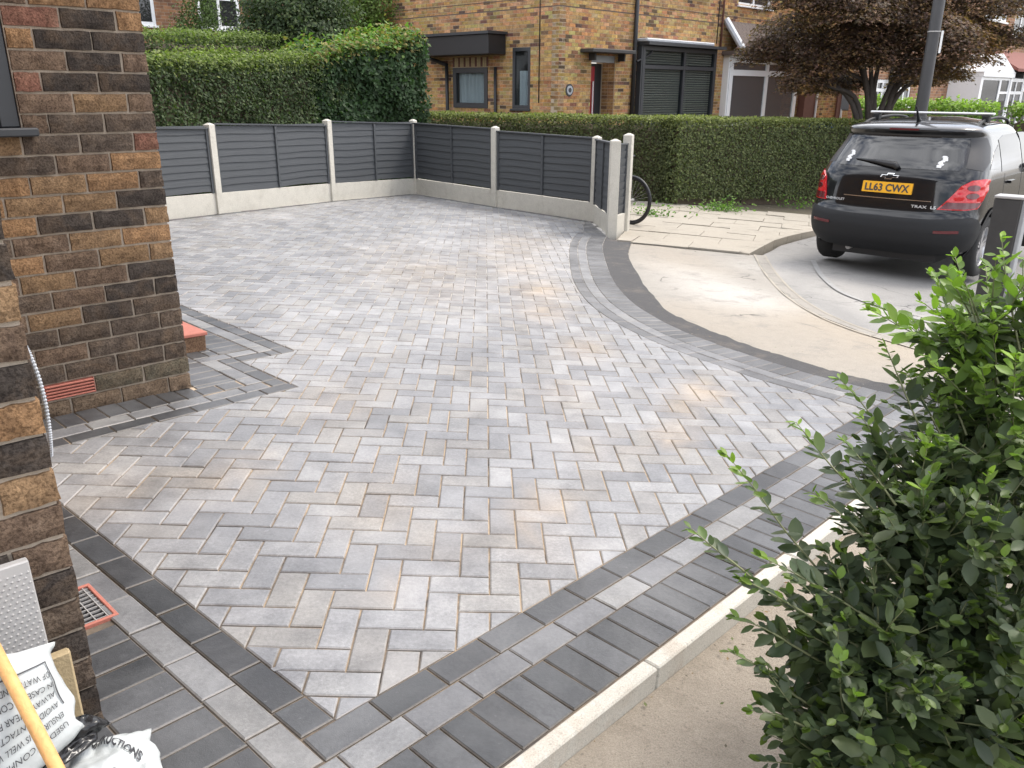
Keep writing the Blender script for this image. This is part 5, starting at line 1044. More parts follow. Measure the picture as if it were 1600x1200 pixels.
ZF = np.arange(.10, 1.80, .004); GK = np.exp(-.5 * (np.arange(-24, 25) * .004 / .022) ** 2); GK /= GK.sum()
def smooth_k(K): f = np.interp(ZF, KZ, K); return np.convolve(np.pad(f, 24, mode='edge'), GK, 'valid')
SMK = {}
def ip(z, K):
    if id(K) not in SMK: SMK[id(K)] = smooth_k(K)
    return float(np.interp(z, ZF, SMK[id(K)]))
NE = 3.0
def O(q, z, off=0.0):       # outline of the body at height z, q in [-1, 1] round the tail, beyond that along the side
    hw, yr, a = ip(z, KW), ip(z, KY), ip(z, KA); s = 1 if q >= 0 else -1; aq = abs(q)
    if aq <= 1:
        th = aq * PI / 2; x = hw * math.sin(th) ** (2 / NE); y = yr + a * (1 - math.cos(th) ** (2 / NE)); nx_, ny_ = (math.sin(th) ** (2 - 2 / NE)) / hw, -(math.cos(th) ** (2 - 2 / NE)) / a
    else: x = hw; y = yr + a + (aq - 1); nx_, ny_ = 1, 0
    L = math.hypot(nx_, ny_) or 1; return s * (x + nx_ / L * off), y + ny_ / L * off
def qx(x, z): return math.copysign(math.asin(min(1, (abs(x) / ip(z, KW))) ** (NE / 2)) / (PI / 2), x)
def qy(y, z, s): return s * (1 + y - ip(z, KY) - ip(z, KA))
car = empty('parked_car', tuple(CP), 'black compact off-road car with a yellow rear plate parked on the road', 'car')
# body shell by horizontal slices
ZS = sorted(set(list(np.arange(.31, 1.56, .025)) + [1.545, 1.56, 1.575, 1.588, 1.60, 1.615, 1.63, 1.643, 1.655, 1.662, 1.668])); NQ = 25; body = MB(); ring = []
def ringpts(z):
    P = []; yr, a, yf, hw = ip(z, KY), ip(z, KA), ip(z, KF), ip(z, KW)
    for q in np.linspace(-1, 1, 2 * NQ + 1): x, y = O(q, z); P.append((x, y))
    ys_ = np.linspace(yr + a, max(yf - .55, yr + a + .02), 26)[1:]
    for y in ys_: P.append((hw, y))
    y0 = ys_[-1]; af = max(.02, yf - y0)
    for th in np.linspace(PI / 2, -PI / 2, 25)[1:-1]: s = 1 if th >= 0 else -1; P.append((s * hw * abs(math.sin(th)) ** (2 / 3.0), y0 + af * abs(math.cos(th)) ** (2 / 3.0)))
    for y in ys_[::-1]: P.append((-hw, y))
    return P
rings = [ringpts(z) for z in ZS]; K = len(rings[0]); vs = [C3(x, y, z) for P, z in zip(rings, ZS) for x, y in P]
fs = [(i * K + j, i * K + (j + 1) % K, (i + 1) * K + (j + 1) % K, (i + 1) * K + j) for i in range(len(ZS) - 1) for j in range(K)] + [tuple(range(K))[::-1], tuple((len(ZS) - 1) * K + j for j in range(K))]
body.add(vs, fs); bo = body.build('body', M['car_paint'], car, smooth=True); fixn(bo)
WY = (.82, 3.38)
cut = MB()
for y in WY:
    for s in (-1, 1):
        ringa = [C3(s * .50, y + math.cos(a) * .385, .335 + math.sin(a) * .385) for a in np.linspace(0, 2 * PI, 33)[:-1]]; ringb = [C3(s * 1.1, y + math.cos(a) * .385, .335 + math.sin(a) * .385) for a in np.linspace(0, 2 * PI, 33)[:-1]]
        cut.add(ringa + ringb, [tuple(range(32)), tuple(range(32, 64))[::-1]] + [(i, (i + 1) % 32, 32 + (i + 1) % 32, 32 + i) for i in range(32)])
co = fixn(cut.build('cutter', M['black'])); bm_ = bo.modifiers.new('arch', 'BOOLEAN'); bm_.operation = 'DIFFERENCE'; bm_.object = co; bm_.solver = 'EXACT'
dg = bpy.context.evaluated_depsgraph_get(); nm_ = bpy.data.meshes.new_from_object(bo.evaluated_get(dg)); bo.modifiers.clear(); bo.data = nm_; bpy.data.objects.remove(co)
try: nm_.set_sharp_from_angle(angle=math.radians(42))
except Exception: pass
def patch(name, poly, mat, off=.004, cell=(.05, .03), parent=None, depth=.02, f=None, smooth=True, label=None):
    # poly in (q, z); a shell lying on the body surface
    poly = ccw(poly); a0, a1 = min(p[0] for p in poly), max(p[0] for p in poly); b0, b1 = min(p[1] for p in poly), max(p[1] for p in poly); V = {}; vl = []; F = []
    def vid(p):
        k = (round(p[0], 4), round(p[1], 4))
        if k not in V: V[k] = len(vl); vl.append(p)
        return V[k]
    for i in range(int((a1 - a0) / cell[0]) + 1):
        for j in range(int((b1 - b0) / cell[1]) + 1):
            a, b = a0 + i * cell[0], b0 + j * cell[1]; q = clip(poly, [(a, b), (a + cell[0], b), (a + cell[0], b + cell[1]), (a, b + cell[1])])
            if q:
                ids = []
                for p in q:
                    k = vid(p)
                    if k not in ids: ids.append(k)
                if len(ids) > 2: F.append(tuple(ids))
    mb = MB(); T = [C3(*O(p[0], p[1], off + (f(p) if f else 0)), p[1]) for p in vl]; B = [C3(*O(p[0], p[1], off - depth), p[1]) for p in vl]; ec = {}
    for fc in F:
        for i in range(len(fc)): e = (fc[i - 1], fc[i]); ec[e] = ec.get(e, 0) + 1
    n_ = len(vl); side = [(a, b, b + n_, a + n_) for (a, b) in ec if (b, a) not in ec]
    mb.add(T + B, F + side); o = mb.build(name, mat, parent or car, smooth=False); fixn(o)
    o.data.polygons.foreach_set('use_smooth', [smooth] * len(o.data.polygons))
    try: o.data.set_sharp_from_angle(angle=math.radians(40))
    except Exception: pass
    return tag(o, label)
def rx(pts): return [(qx(x, z), z) for x, z in pts]       # rear points given as (x, z)
# bumper in dark plastic, wrapping to the arches
bz = lambda y, s, z: qy(y, z, s)
bump_poly = [(qy(.44, .34, -1), .34)] + rx([(-.74, .33), (-.62, .29), (-.3, .275), (.3, .275), (.62, .29), (.74, .33)]) + [(qy(.44, .34, 1), .34), (qy(.45, .45, 1), .45), (qy(.47, .56, 1), .56), (1.0, .60), (.86, .68), (.72, .705), (.5, .69), (.25, .672), (0, .668), (-.25, .672), (-.5, .69), (-.72, .705), (-.86, .68), (-1.0, .60), (qy(.47, .56, -1), .56), (qy(.45, .45, -1), .45)]
patch('bumper', bump_poly, M['car_plastic'], .008, (.04, .025), label='dark grey plastic rear bumper', f=lambda p: .012 * math.exp(-((p[1] - .47) / .10) ** 2))
for s in (-1, 1): patch('reflector', rx([(s * .55, .535), (s * .76, .545), (s * .76, .575), (s * .55, .565)]) , M['lamp_dark'], .024, (.03, .02))
patch('rear_window', rx([(-.63, 1.165), (.63, 1.165), (.655, 1.20), (.625, 1.36), (.595, 1.475), (-.595, 1.475), (-.625, 1.36), (-.655, 1.20)]), M['glass_car'], .004, (.05, .03))
patch('window_surround', [(-.985, 1.13)] + rx([(-.66, 1.14), (-.625, 1.198), (-.587, 1.36), (-.553, 1.477), (.553, 1.477), (.587, 1.36), (.625, 1.198), (.66, 1.14)])[0:0] + rx([(-.635, 1.155), (-.655, 1.20), (-.61, 1.37), (-.575, 1.50), (.575, 1.50), (.61, 1.37), (.655, 1.20), (.635, 1.155)])[0:0], M['black']) if False else None
for s in (-1, 1):
    patch('rear_pillar', [(qx(.682, 1.19) * s, 1.19), (qx(.650, 1.36) * s, 1.36), (qx(.618, 1.48) * s, 1.48), (.86 * s, 1.485), (.93 * s, 1.38), (.93 * s, 1.24), (.80 * s, 1.16)], M['black'], .003, (.04, .03), label='gloss black quarter trim beside the rear window')
    lp_ = [(.235 * s, .775), (.345 * s, .90), (.47 * s, 1.02), (.62 * s, 1.075), (.9 * s, 1.085), (1.10 * s, 1.075), (1.06 * s, .97), (.93 * s, .86), (.80 * s, .79), (.60 * s, .775)]
    if s < 0: lp_ = [(.46 * s, .775), (.50 * s, .90), (.56 * s, 1.02), (.68 * s, 1.075), (.9 * s, 1.085), (1.10 * s, 1.075), (1.06 * s, .97), (.95 * s, .86), (.86 * s, .79), (.70 * s, .775)]
    if s > 0: lp_ = [(.30 * s, .775), (.40 * s, .90), (.50 * s, 1.02), (.64 * s, 1.075), (.84 * s, 1.085), (.95 * s, 1.075), (.92 * s, .97), (.84 * s, .86), (.76 * s, .79), (.58 * s, .775)]
    tl = patch('tail_light', lp_, M['lamp_red'], .016, (.03, .02), depth=.04, f=lambda p: .005 * math.sin(p[1] * 60) * math.sin(abs(p[0]) * 22))
    lo_ = [p for p in clip([(abs(p[0]), p[1]) for p in (lp_ if s > 0 else lp_)], [(0, .70), (2, .70), (2, .865), (0, .865)] ) ] if True else []
    if lo_: patch('lower_lens', [(p[0] * s, p[1]) for p in shrink(ccw(lo_), .012)], M['lamp_dark'], .022, (.03, .02), tl, depth=.01)
    for zc in (.92, 1.0): patch('lamp_ring', [(s * (.66 + .09 * math.cos(a)), zc + .03 * math.sin(a)) for a in np.linspace(0, 2 * PI, 15)[:-1]], M['lamp_dark'], .0225, (.05, .03), tl, depth=.008)
# side glass: three panes per side, with dark frame
for s in (-1, 1):
    A = [(.62, 1.15), (.70, 1.13), (.98, 1.125), (1.04, 1.42), (.86, 1.40), (.70, 1.30)]; Bp = [(1.04, 1.125), (1.86, 1.12), (1.86, 1.50), (1.30, 1.49), (1.10, 1.45)]; Cp = [(1.93, 1.12), (2.78, 1.115), (2.45, 1.40), (2.22, 1.50), (1.93, 1.505)]
    A = [(.66, 1.17), (.98, 1.155), (1.06, 1.40), (.86, 1.33)]
    for nm_p, poly in (('quarter_window', A), ('side_window', Bp), ('side_window', Cp)): patch(nm_p, [(qy(y, z, s), z) for y, z in poly], M['glass_car'], .004, (.06, .03))
    patch('sill_trim', [(qy(y, z, s), z) for y, z in ((1.22, .22), (2.98, .22), (2.98, .33), (1.24, .33))], M['car_plastic'], .01, (.1, .04))
    for y in (1.30, 2.20): patch('door_handle', [(qy(yy, zz, s), zz) for yy, zz in ((y, .985), (y + .2, .985), (y + .2, 1.015), (y, 1.015))], M['car_paint'], .035, (.05, .02), depth=.04)
    for y0, y1 in ((1.16, 1.168), (1.895, 1.903), (2.93, 2.938)): patch('door_gap', [(qy(yy, zz, s), zz) for yy, zz in ((y0, .36), (y1, .36), (y1, 1.10), (y0, 1.10))], M['black'], .0015, (.05, .04), depth=.003)
    for wy in WY:
        ar = []; n_ = 20
        for i in range(n_ + 1): a = PI * (-.06 + 1.12 * i / n_); ar.append((wy + math.cos(a) * .392, .335 + math.sin(a) * .392))
        inner = [(wy + math.cos(PI * (-.06 + 1.12 * i / n_)) * .43, .335 + math.sin(PI * (-.06 + 1.12 * i / n_)) * .43) for i in range(n_ + 1)]
        am = MB(); vv = []
        for (y, z), (y2, z2) in zip(ar, inner):
            def sx_(yy, zz): q = qy(yy, zz, s); q = q if abs(q) > 1 else q; return C3(*O(q, zz, .014), zz) if abs(q) >= 1 else C3(*[O(math.copysign(inv_y(yy, zz), s), zz, .014)[k] for k in (0, 1)], zz)
            def inv_y(yy, zz): a_ = ip(zz, KA); c_ = max(0, min(1, 1 - (yy - ip(zz, KY)) / a_)); return math.acos(min(1, c_ ** (NE / 2))) / (PI / 2)
            vv += [sx_(y, z), sx_(y2, z2), sx_(y, z) - CRT * s * .09]
        am.add(vv, [(3 * i, 3 * i + 3, 3 * i + 4, 3 * i + 1) for i in range(n_)] + [(3 * i, 3 * i + 2, 3 * i + 5, 3 * i + 3) for i in range(n_)]); fixn(am.build('arch_trim', M['car_plastic'], car, smooth=True))
        # wheel
        cc = C3(s * .775, wy, .335); wm = MB(); prof = [(-.10, .205), (-.105, .26), (-.10, .315), (-.07, .332), (.07, .332), (.10, .315), (.105, .26), (.095, .215)]
        ns = 40; vv = []
        for i in range(ns):
            a = 2 * PI * i / ns
            for (x, r_) in prof: vv.append(cc + CRT * x * s + CF * math.cos(a) * r_ + np.array([0, 0, math.sin(a) * r_]))
        k = len(prof); wm.add(vv, [(i * k + j, i * k + j + 1, ((i + 1) % ns) * k + j + 1, ((i + 1) % ns) * k + j) for i in range(ns) for j in range(k - 1)]); wo = fixn(wm.build('wheel', M['tyre'], car, smooth=True))
        rm = MB(); vv = []
        for i in range(ns):
            a = 2 * PI * i / ns
            for (x, r_) in ((.09, .222), (.085, .205), (.03, .195), (-.08, .195)): vv.append(cc + CRT * x * s + CF * math.cos(a) * r_ + np.array([0, 0, math.sin(a) * r_]))
        rm.add(vv, [(i * 4 + j, i * 4 + j + 1, ((i + 1) % ns) * 4 + j + 1, ((i + 1) % ns) * 4 + j) for i in range(ns) for j in range(3)])
        for i in range(5):
            for dl in (-.09, .09):
                a = 2 * PI * i / 5 + .3; u_ = CF * math.cos(a) + np.array([0, 0, math.sin(a)]); v_ = -CF * math.sin(a) + np.array([0, 0, math.cos(a)]); u2 = CF * math.cos(a + dl * 1.6) + np.array([0, 0, math.sin(a + dl * 1.6)])
                p0 = cc + CRT * s * .07 + u_ * .04 + v_ * dl * .12; p1 = cc + CRT * s * .078 + u2 * .21; w2 = v_ * .012
                rm.add([p0 - w2, p0 + w2, p1 + w2, p1 - w2, p0 - w2 - CRT * s * .03, p0 + w2 - CRT * s * .03, p1 + w2 - CRT * s * .03, p1 - w2 - CRT * s * .03], [(0, 1, 2, 3), (4, 7, 6, 5), (0, 4, 5, 1), (1, 5, 6, 2), (2, 6, 7, 3), (3, 7, 4, 0)])
        hubv = [cc + CRT * s * .075 + (CF * math.cos(a) + np.array([0, 0, math.sin(a)])) * .045 for a in np.linspace(0, 2 * PI, 17)[:-1]]; rm.add(hubv, [tuple(range(16))]); fixn(rm.build('rim', M['alloy'], wo))
        dm = MB(); dm.tube([cc - CRT * s * .085, cc - CRT * s * .0], .17, 20); dm.build('brake_drum', M['black'], wo)
um = MB(); um.obox(CP, CRT, CF, (0, 0, 1), (-.56, .25, .19), (.56, 4.0, .32)); um.build('underbody', M['black'], car); um = MB(); um.tube([C3(-.35, .16, .27), C3(-.35, .6, .27)], .03, 10); um.build('exhaust', M['galv'], car)
# roof details
for s in (-1, 1):
    m_ = MB(); pts = [(s * .60, .72, 1.568), (s * .595, .86, 1.61), (s * .585, 1.05, 1.64), (s * .57, 1.6, 1.665), (s * .56, 2.05, 1.64), (s * .57, 2.16, 1.59)]; m_.tube(catmull([C3(*p) for p in pts], 5), .016, 10); m_.build('roof_rail', M['car_plastic'], car, smooth=True)
for yb in (1.12,):
    m_ = MB(); m_.obox(C3(0, yb, 1.71), CRT, CF, (0, 0, 1), (-.66, -.04, -.012), (.66, .04, .014), bev=.009); rb_ = fixn(m_.build('roof_bar', M['trim_silver'], car))
    for s in (-1, 1): m_ = MB(); m_.obox(C3(s * .585, yb, 1.655), CRT, CF, (0, 0, 1), (-.035, -.05, -.03), (.035, .05, .042), bev=.01); fixn(m_.build('bar_foot', M['car_plastic'], rb_))
m_ = MB(); m_.tube([C3(0, .78, 1.63), C3(0, .74, 1.66), C3(0, .62, 1.79)], [.028, .018, .006], 8); m_.build('aerial', M['black'], car)
m_ = MB(); m_.obox(C3(0, 0, 0), CRT, CF, (0, 0, 1), (-.15, .335, 1.548), (.15, .36, 1.566)); m_.build('brake_light', M['lamp_dark'], car)
# wiper
m_ = MB(); w0 = C3(*O(qx(.02, 1.19), 1.19, .03), 1.19); w1 = C3(*O(qx(-.42, 1.225), 1.225, .022), 1.225); m_.obox((0, 0, 0), (1, 0, 0), (0, 1, 0), (0, 0, 1), (0, 0, 0), (0, 0, 0)) if False else None
m_.tube([C3(*O(qx(.06, 1.165), 1.165, .02), 1.165), C3(*O(qx(.03, 1.195), 1.195, .038), 1.195), C3(*O(qx(-.20, 1.222), 1.222, .03), 1.222), C3(*O(qx(-.42, 1.235), 1.235, .018), 1.235)], [.03, .034, .02, .006], 8); m_.build('rear_wiper', M['black'], car, smooth=True)
patch('plate_recess', rx([(-.40, .862), (.40, .862), (.43, .90), (.40, 1.045), (-.40, 1.045), (-.43, .90)]), M['black'], -.0005, (.04, .03), depth=.001) if False else None
m_ = MB(); pz0, pz1 = .905, 1.017; m_.add([C3(x, O(0, z, .022)[1], z) for x, z in ((-.26, pz0), (.26, pz0), (.26, pz1), (-.26, pz1))] + [C3(x, O(0, z, .0)[1] + .03, z) for x, z in ((-.26, pz0), (.26, pz0), (.26, pz1), (-.26, pz1))], [(0, 1, 2, 3), (0, 4, 5, 1), (1, 5, 6, 2), (2, 6, 7, 3), (3, 7, 4, 0)]); plate = tag(fixn(m_.build('number_plate', M['plate'], car)), 'yellow number plate reading LL63 CWX')
def text_mesh(body, size=1.0):
    c = bpy.data.curves.new('lettering', 'FONT'); c.body = body; c.size = size; c.align_x = 'CENTER'; c.align_y = 'CENTER'; c.resolution_u = 3; o = bpy.data.objects.new('lettering', c); COL.objects.link(o)
    me = bpy.data.meshes.new_from_object(o.evaluated_get(bpy.context.evaluated_depsgraph_get())); bpy.data.objects.remove(o); bpy.data.curves.remove(c); V = [tuple(v.co) for v in me.vertices]; F = [tuple(p.vertices) for p in me.polygons]; bpy.data.meshes.remove(me); return V, F
def lettering(text, parent, mat, fn, width=None, height=None, bold=0.0, name='lettering'):
    bpy.context.view_layer.update(); V, F = text_mesh(text); A = np.array(V); mn, mxx = A.min(0), A.max(0); c = (mn + mxx) / 2; sx = (width / (mxx[0] - mn[0])) if width else None; sy = (height / (mxx[1] - mn[1])) if height else None; sx = sx or sy; sy = sy or sx
    mb = MB(); offs_ = [(0, 0)] if not bold else [(0, 0), (bold, 0), (-bold, 0), (0, bold), (0, -bold)]
    for k, (dx, dy) in enumerate(offs_): mb.add([fn((v[0] - c[0]) * sx + dx, (v[1] - c[1]) * sy + dy, k * .0002) for v in V], F)
    return mb.build(name, mat, parent)
lettering('LL63 CWX', plate, M['ink'], lambda x, y, e: C3(x, O(0, .961 + y, .0235 + e)[1], .961 + y), .455, .074, .0035)
def on_rear(zc, xc=0, off=.012): return lambda x, y, e: C3(xc + x, O(qx(xc + x, zc + y), zc + y, off + e)[1], zc + y)
lettering('CHEVROLET', car, M['trim_silver'], on_rear(.800, -.56), .235, .024, .001, 'badge'); lettering('TRAX  LS', car, M['trim_silver'], on_rear(.790, .40), .24, .028, .001, 'badge')
# winged cross emblem: outline and infill
em = MB(); F_ = on_rear(1.078, 0, .014)
def emb(k): return [(-.090 * k, -.012 * k), (-.032 * k, -.012 * k), (-.040 * k, -.030 * k), (.026 * k, -.030 * k), (.034 * k, -.012 * k), (.082 * k, -.012 * k), (.094 * k, .014 * k), (.038 * k, .014 * k), (.046 * k, .032 * k), (-.020 * k, .032 * k), (-.028 * k, .014 * k), (-.078 * k, .014 * k)]
oo_ = emb(1.06); ii_ = [(x * .86, y * .66) for x, y in emb(1.06)]; em.add([F_(x, y, .004) for x, y in oo_] + [F_(x, y, .004) for x, y in ii_], [(i, (i + 1) % 12, 12 + (i + 1) % 12, 12 + i) for i in range(12)]); em.add([F_(x, y, -.004) for x, y in oo_] , [], ); em.build('emblem', M['chrome'], car)
patch('tailgate_crease', rx([(-.46, .845), (.46, .845), (.46, .853), (-.46, .853)]), M['chrome'], .006, (.05, .02), depth=.01) ; 
for (x0, z0) in ((-.50, 1.20), (.47, 1.185)):
    dm_ = MB(); r_ = random.Random(4)
    for k in range(10):
        ax_ = x0 + r_.uniform(-.035, .035) * (1 - k / 12); az = z0 + .012 + k * .011; F_ = on_rear(0, 0, .0085); dm_.add([F_(ax_ + dx, az + dz, 0) for dx, dz in ((-.026, -.007), (.018, -.009), (.024, .006), (-.014, .009))], [(0, 1, 2, 3)])
    dm_.build('window_sticker', M['decal'], car)
for s in (-1, 1):
    m_ = MB(); c0 = C3(s * .98, 2.75, 1.12); m_.obox(c0, CRT, CF, (0, 0, 1), (-.09, -.05, -.06), (.09, .06, .08), bev=.025); fixn(m_.build('door_mirror', M['car_paint'], car))

# ================================================================== builder's things by the wall
def pillow(name, mat, quad, bulge, back, parent, noise_amp=.006, seed=0, nx=26, ny=20, pinch=.06, hem=.0):
    q = [np.array(p, float) for p in quad]; nrm = np.cross(q[1] - q[0], q[3] - q[0]); nrm /= np.linalg.norm(nrm)
    if nrm @ (np.array([0, 0, CH]) - q[0]) < 0: nrm = -nrm
    def S(a, b, side=1, lift=0.0):
        aa = a + pinch * math.sin(PI * b) * (a - .5) * 0 ; p = (q[0] * (1 - a) + q[1] * a) * (1 - b) + (q[3] * (1 - a) + q[2] * a) * b
        e = max(0, 16 * a * (1 - a) * b * (1 - b)) ** .45; w_ = (N1(a * 7 + seed, b * 6) - .5) * 2 + (N2(a * 17 + seed, b * 15) - .5) * .8 + (N3(a * 4 + b * 9 + seed, b * 2) - .5) * 1.2
        return p + nrm * ((bulge if side > 0 else -back) * e + noise_amp * w_ * (.4 + .6 * e) * side + lift) + np.array([(N2(a * 5 + seed, b * 6) - .5) * .03, (N3(b * 6, a * 5 + seed) - .5) * .03, 0]) * (1 - e)
    mb = MB(); V = [S(i / nx, j / ny) for j in range(ny + 1) for i in range(nx + 1)]; V2 = [S(i / nx, j / ny, -1) - nrm * .003 for j in range(ny + 1) for i in range(nx + 1)]; k = len(V); f = [(j * (nx + 1) + i, j * (nx + 1) + i + 1, (j + 1) * (nx + 1) + i + 1, (j + 1) * (nx + 1) + i) for j in range(ny) for i in range(nx)]; fb_ = [tuple(k + i for i in x[::-1]) for x in f]
    per = list(range(nx + 1)) + [(j + 1) * (nx + 1) - 1 for j in range(1, ny + 1)] + [ny * (nx + 1) + i for i in range(nx - 1, -1, -1)] + [j * (nx + 1) for j in range(ny - 1, 0, -1)]; sd_ = [(per[i], per[(i + 1) % len(per)], k + per[(i + 1) % len(per)], k + per[i]) for i in range(len(per))]
    mb.add(V + V2, f + fb_ + sd_); o = fixn(mb.build(name, mat, parent, smooth=True)); return o, S, nrm
# printed bag leaning on the wall
bag = empty('rubble_bag', (-1.0, 1.33, .0), 'white plastic bag with small printed warnings leaning against the near wall', 'bag', 'white plastic bags')
Q1 = [(-1.07, 1.22, .475), (-.955, 1.40, .406), (-.875, 1.345, .245), (-1.02, 1.12, .17)]
bo1, S1, n1_ = pillow('sack', M['bag'], Q1, .02, .07, bag, .005, 3)
lines = ['USED IN CONFINED SPACE', 'ENSURE IT IS WELL VENTILATED', 'AVOID CONTACT WITH EYES', 'ALWAYS WEAR PROTECTIVE', 'IN CASE OF CONTACT RINSE', 'OF WATER AND SEEK MEDICAL']
for i, tx in enumerate(lines):
    b0 = .80 - i * .105
    def fn(x, y, e, b0=b0): return S1(.47 - x * 1.0, b0 + y * 1.0, 1, .0035 + e)
    lettering(tx, bo1, M['ink'], fn, .80, .052)
fmb = MB()
for (a0, b0, a1, b1) in ((.04, .2, .86, .16), (.86, .16, .90, .62)):
    for k in range(12):
        t0, t1 = k / 12, (k + 1) / 12; A_ = [S1(a0 + (a1 - a0) * t, b0 + (b1 - b0) * t + dd * (a1 - a0 > .2), 1, .0035) if a1 - a0 > .2 else S1(a0 + (a1 - a0) * t + dd, b0 + (b1 - b0) * t, 1, .0035) for t in (t0, t1) for dd in (0, .012)]; fmb.add(A_, [(0, 2, 3, 1)])
fixn(fmb.build('printed_border', M['ink'], bo1))
bag2 = empty('rubble_bag', (-.87, 1.42, .0), 'crumpled white plastic bag lettered INSTRUCTIONS lying on the dark pavers', 'bag', 'white plastic bags')
Q2 = [(-.975, 1.435, .10), (-.83, 1.515, .075), (-.735, 1.36, .06), (-.90, 1.20, .11)]
bo2, S2, n2_ = pillow('sack', M['bag'], Q2, .035, .06, bag2, .012, 9)
def arcfn(x, y, e):
    t_ = x / .8; a = .50 + .58 * t_ + y * .35; b = .24 + .44 * t_ + .30 * t_ * t_ - y * .9; return S2(a, b, 1, .004 + e)
lettering('INSTRUCTIONS', bo2, M['ink'], arcfn, .80, .11, .004)
cmb = MB()
for k in range(30):
    pts = []
    for kk in (k, k + 1):
        t = PI * (.05 + .9 * kk / 30)
        for rr in (.30, .312): pts.append(S2(.45 - math.cos(t) * rr * .8, .92 - math.sin(t) * rr * .9, 1, .004))
    cmb.add(pts, [(0, 2, 3, 1)])
fixn(cmb.build('printed_outline', M['ink'], bo2))
bk = empty('black_bag', (-.95, 1.38, .0), 'shiny black plastic sheet crumpled between the two white bags', 'bag')
pillow('sheet', M['bag_black'], [(-.985, 1.40, .235), (-.885, 1.46, .150), (-.985, 1.30, .125), (-1.08, 1.15, .12)], .03, .05, bk, .022, 21)
sb_ = MB()
# broom handle
hp = np.array([-1.008, 1.33, .43]); hq = np.array([-.826, 1.165, .305]); dv = (hq - hp) / np.linalg.norm(hq - hp)
hn = empty('broom', tuple(hq + dv * .5), 'orange brown wooden broom handle crossing the white bags', 'broom'); m_ = MB(); m_.tube([hp - dv * .55, hp, hq, hq + dv * .42], .0125, 16); m_.build('handle', M['pole_wood'], hn, smooth=True)
m_ = MB(); hc_ = hq + dv * .43; m_.obox(hc_, np.array([.67, .74, 0]), np.array([-.74, .67, 0]), (0, 0, 1), (-.17, -.03, -.03), (.17, .03, .03), bev=.01); fixn(m_.build('head', M['brown_wood'], hn))
# dimpled board and a tan stone propped against the wall
bd = empty('leaning_board', (-1.1, 1.55, .0), 'grey dimpled board standing against the near wall behind the bags', 'board')
bo3 = np.array([P1[0], P1[1], 0]); DH3, NH3 = np.array([*dH, 0]), np.array([*nH, 0]); UPB = np.array([-nH[0] * .10, -nH[1] * .10, 1.0]); m_ = MB(); m_.obox(bo3, DH3, NH3, UPB, (-.50, .072, .0), (-.095, .095, .523), bev=.003); fixn(m_.build('panel', M['galv'], bd))
dmp = MB()
for i in range(30):
    for j in range(40):
        a = -.485 + i * .013 + (.0065 if j % 2 else 0); z = .03 + j * .012; c = bo3 + DH3 * a + NH3 * .0953 + UPB * z; r_ = .0042; dmp.add([c + DH3 * r_, c + UPB * r_, c - DH3 * r_, c - UPB * r_, c + NH3 * .0022], [(0, 1, 4), (1, 2, 4), (2, 3, 4), (3, 0, 4)])
tag(dmp.build('dimples', M['galv'], bd), kind='stuff')
sn = empty('stone_slab', (-1.06, 1.56, .0), 'small tan stone slab upright between the printed bag and the wall', 'stone'); m_ = MB(); m_.obox(bo3, DH3, NH3, (0, 0, 1), (-.11, .012, .0), (-.052, .036, .262), bev=.005); fixn(m_.build('slab', M['stone'], sn))

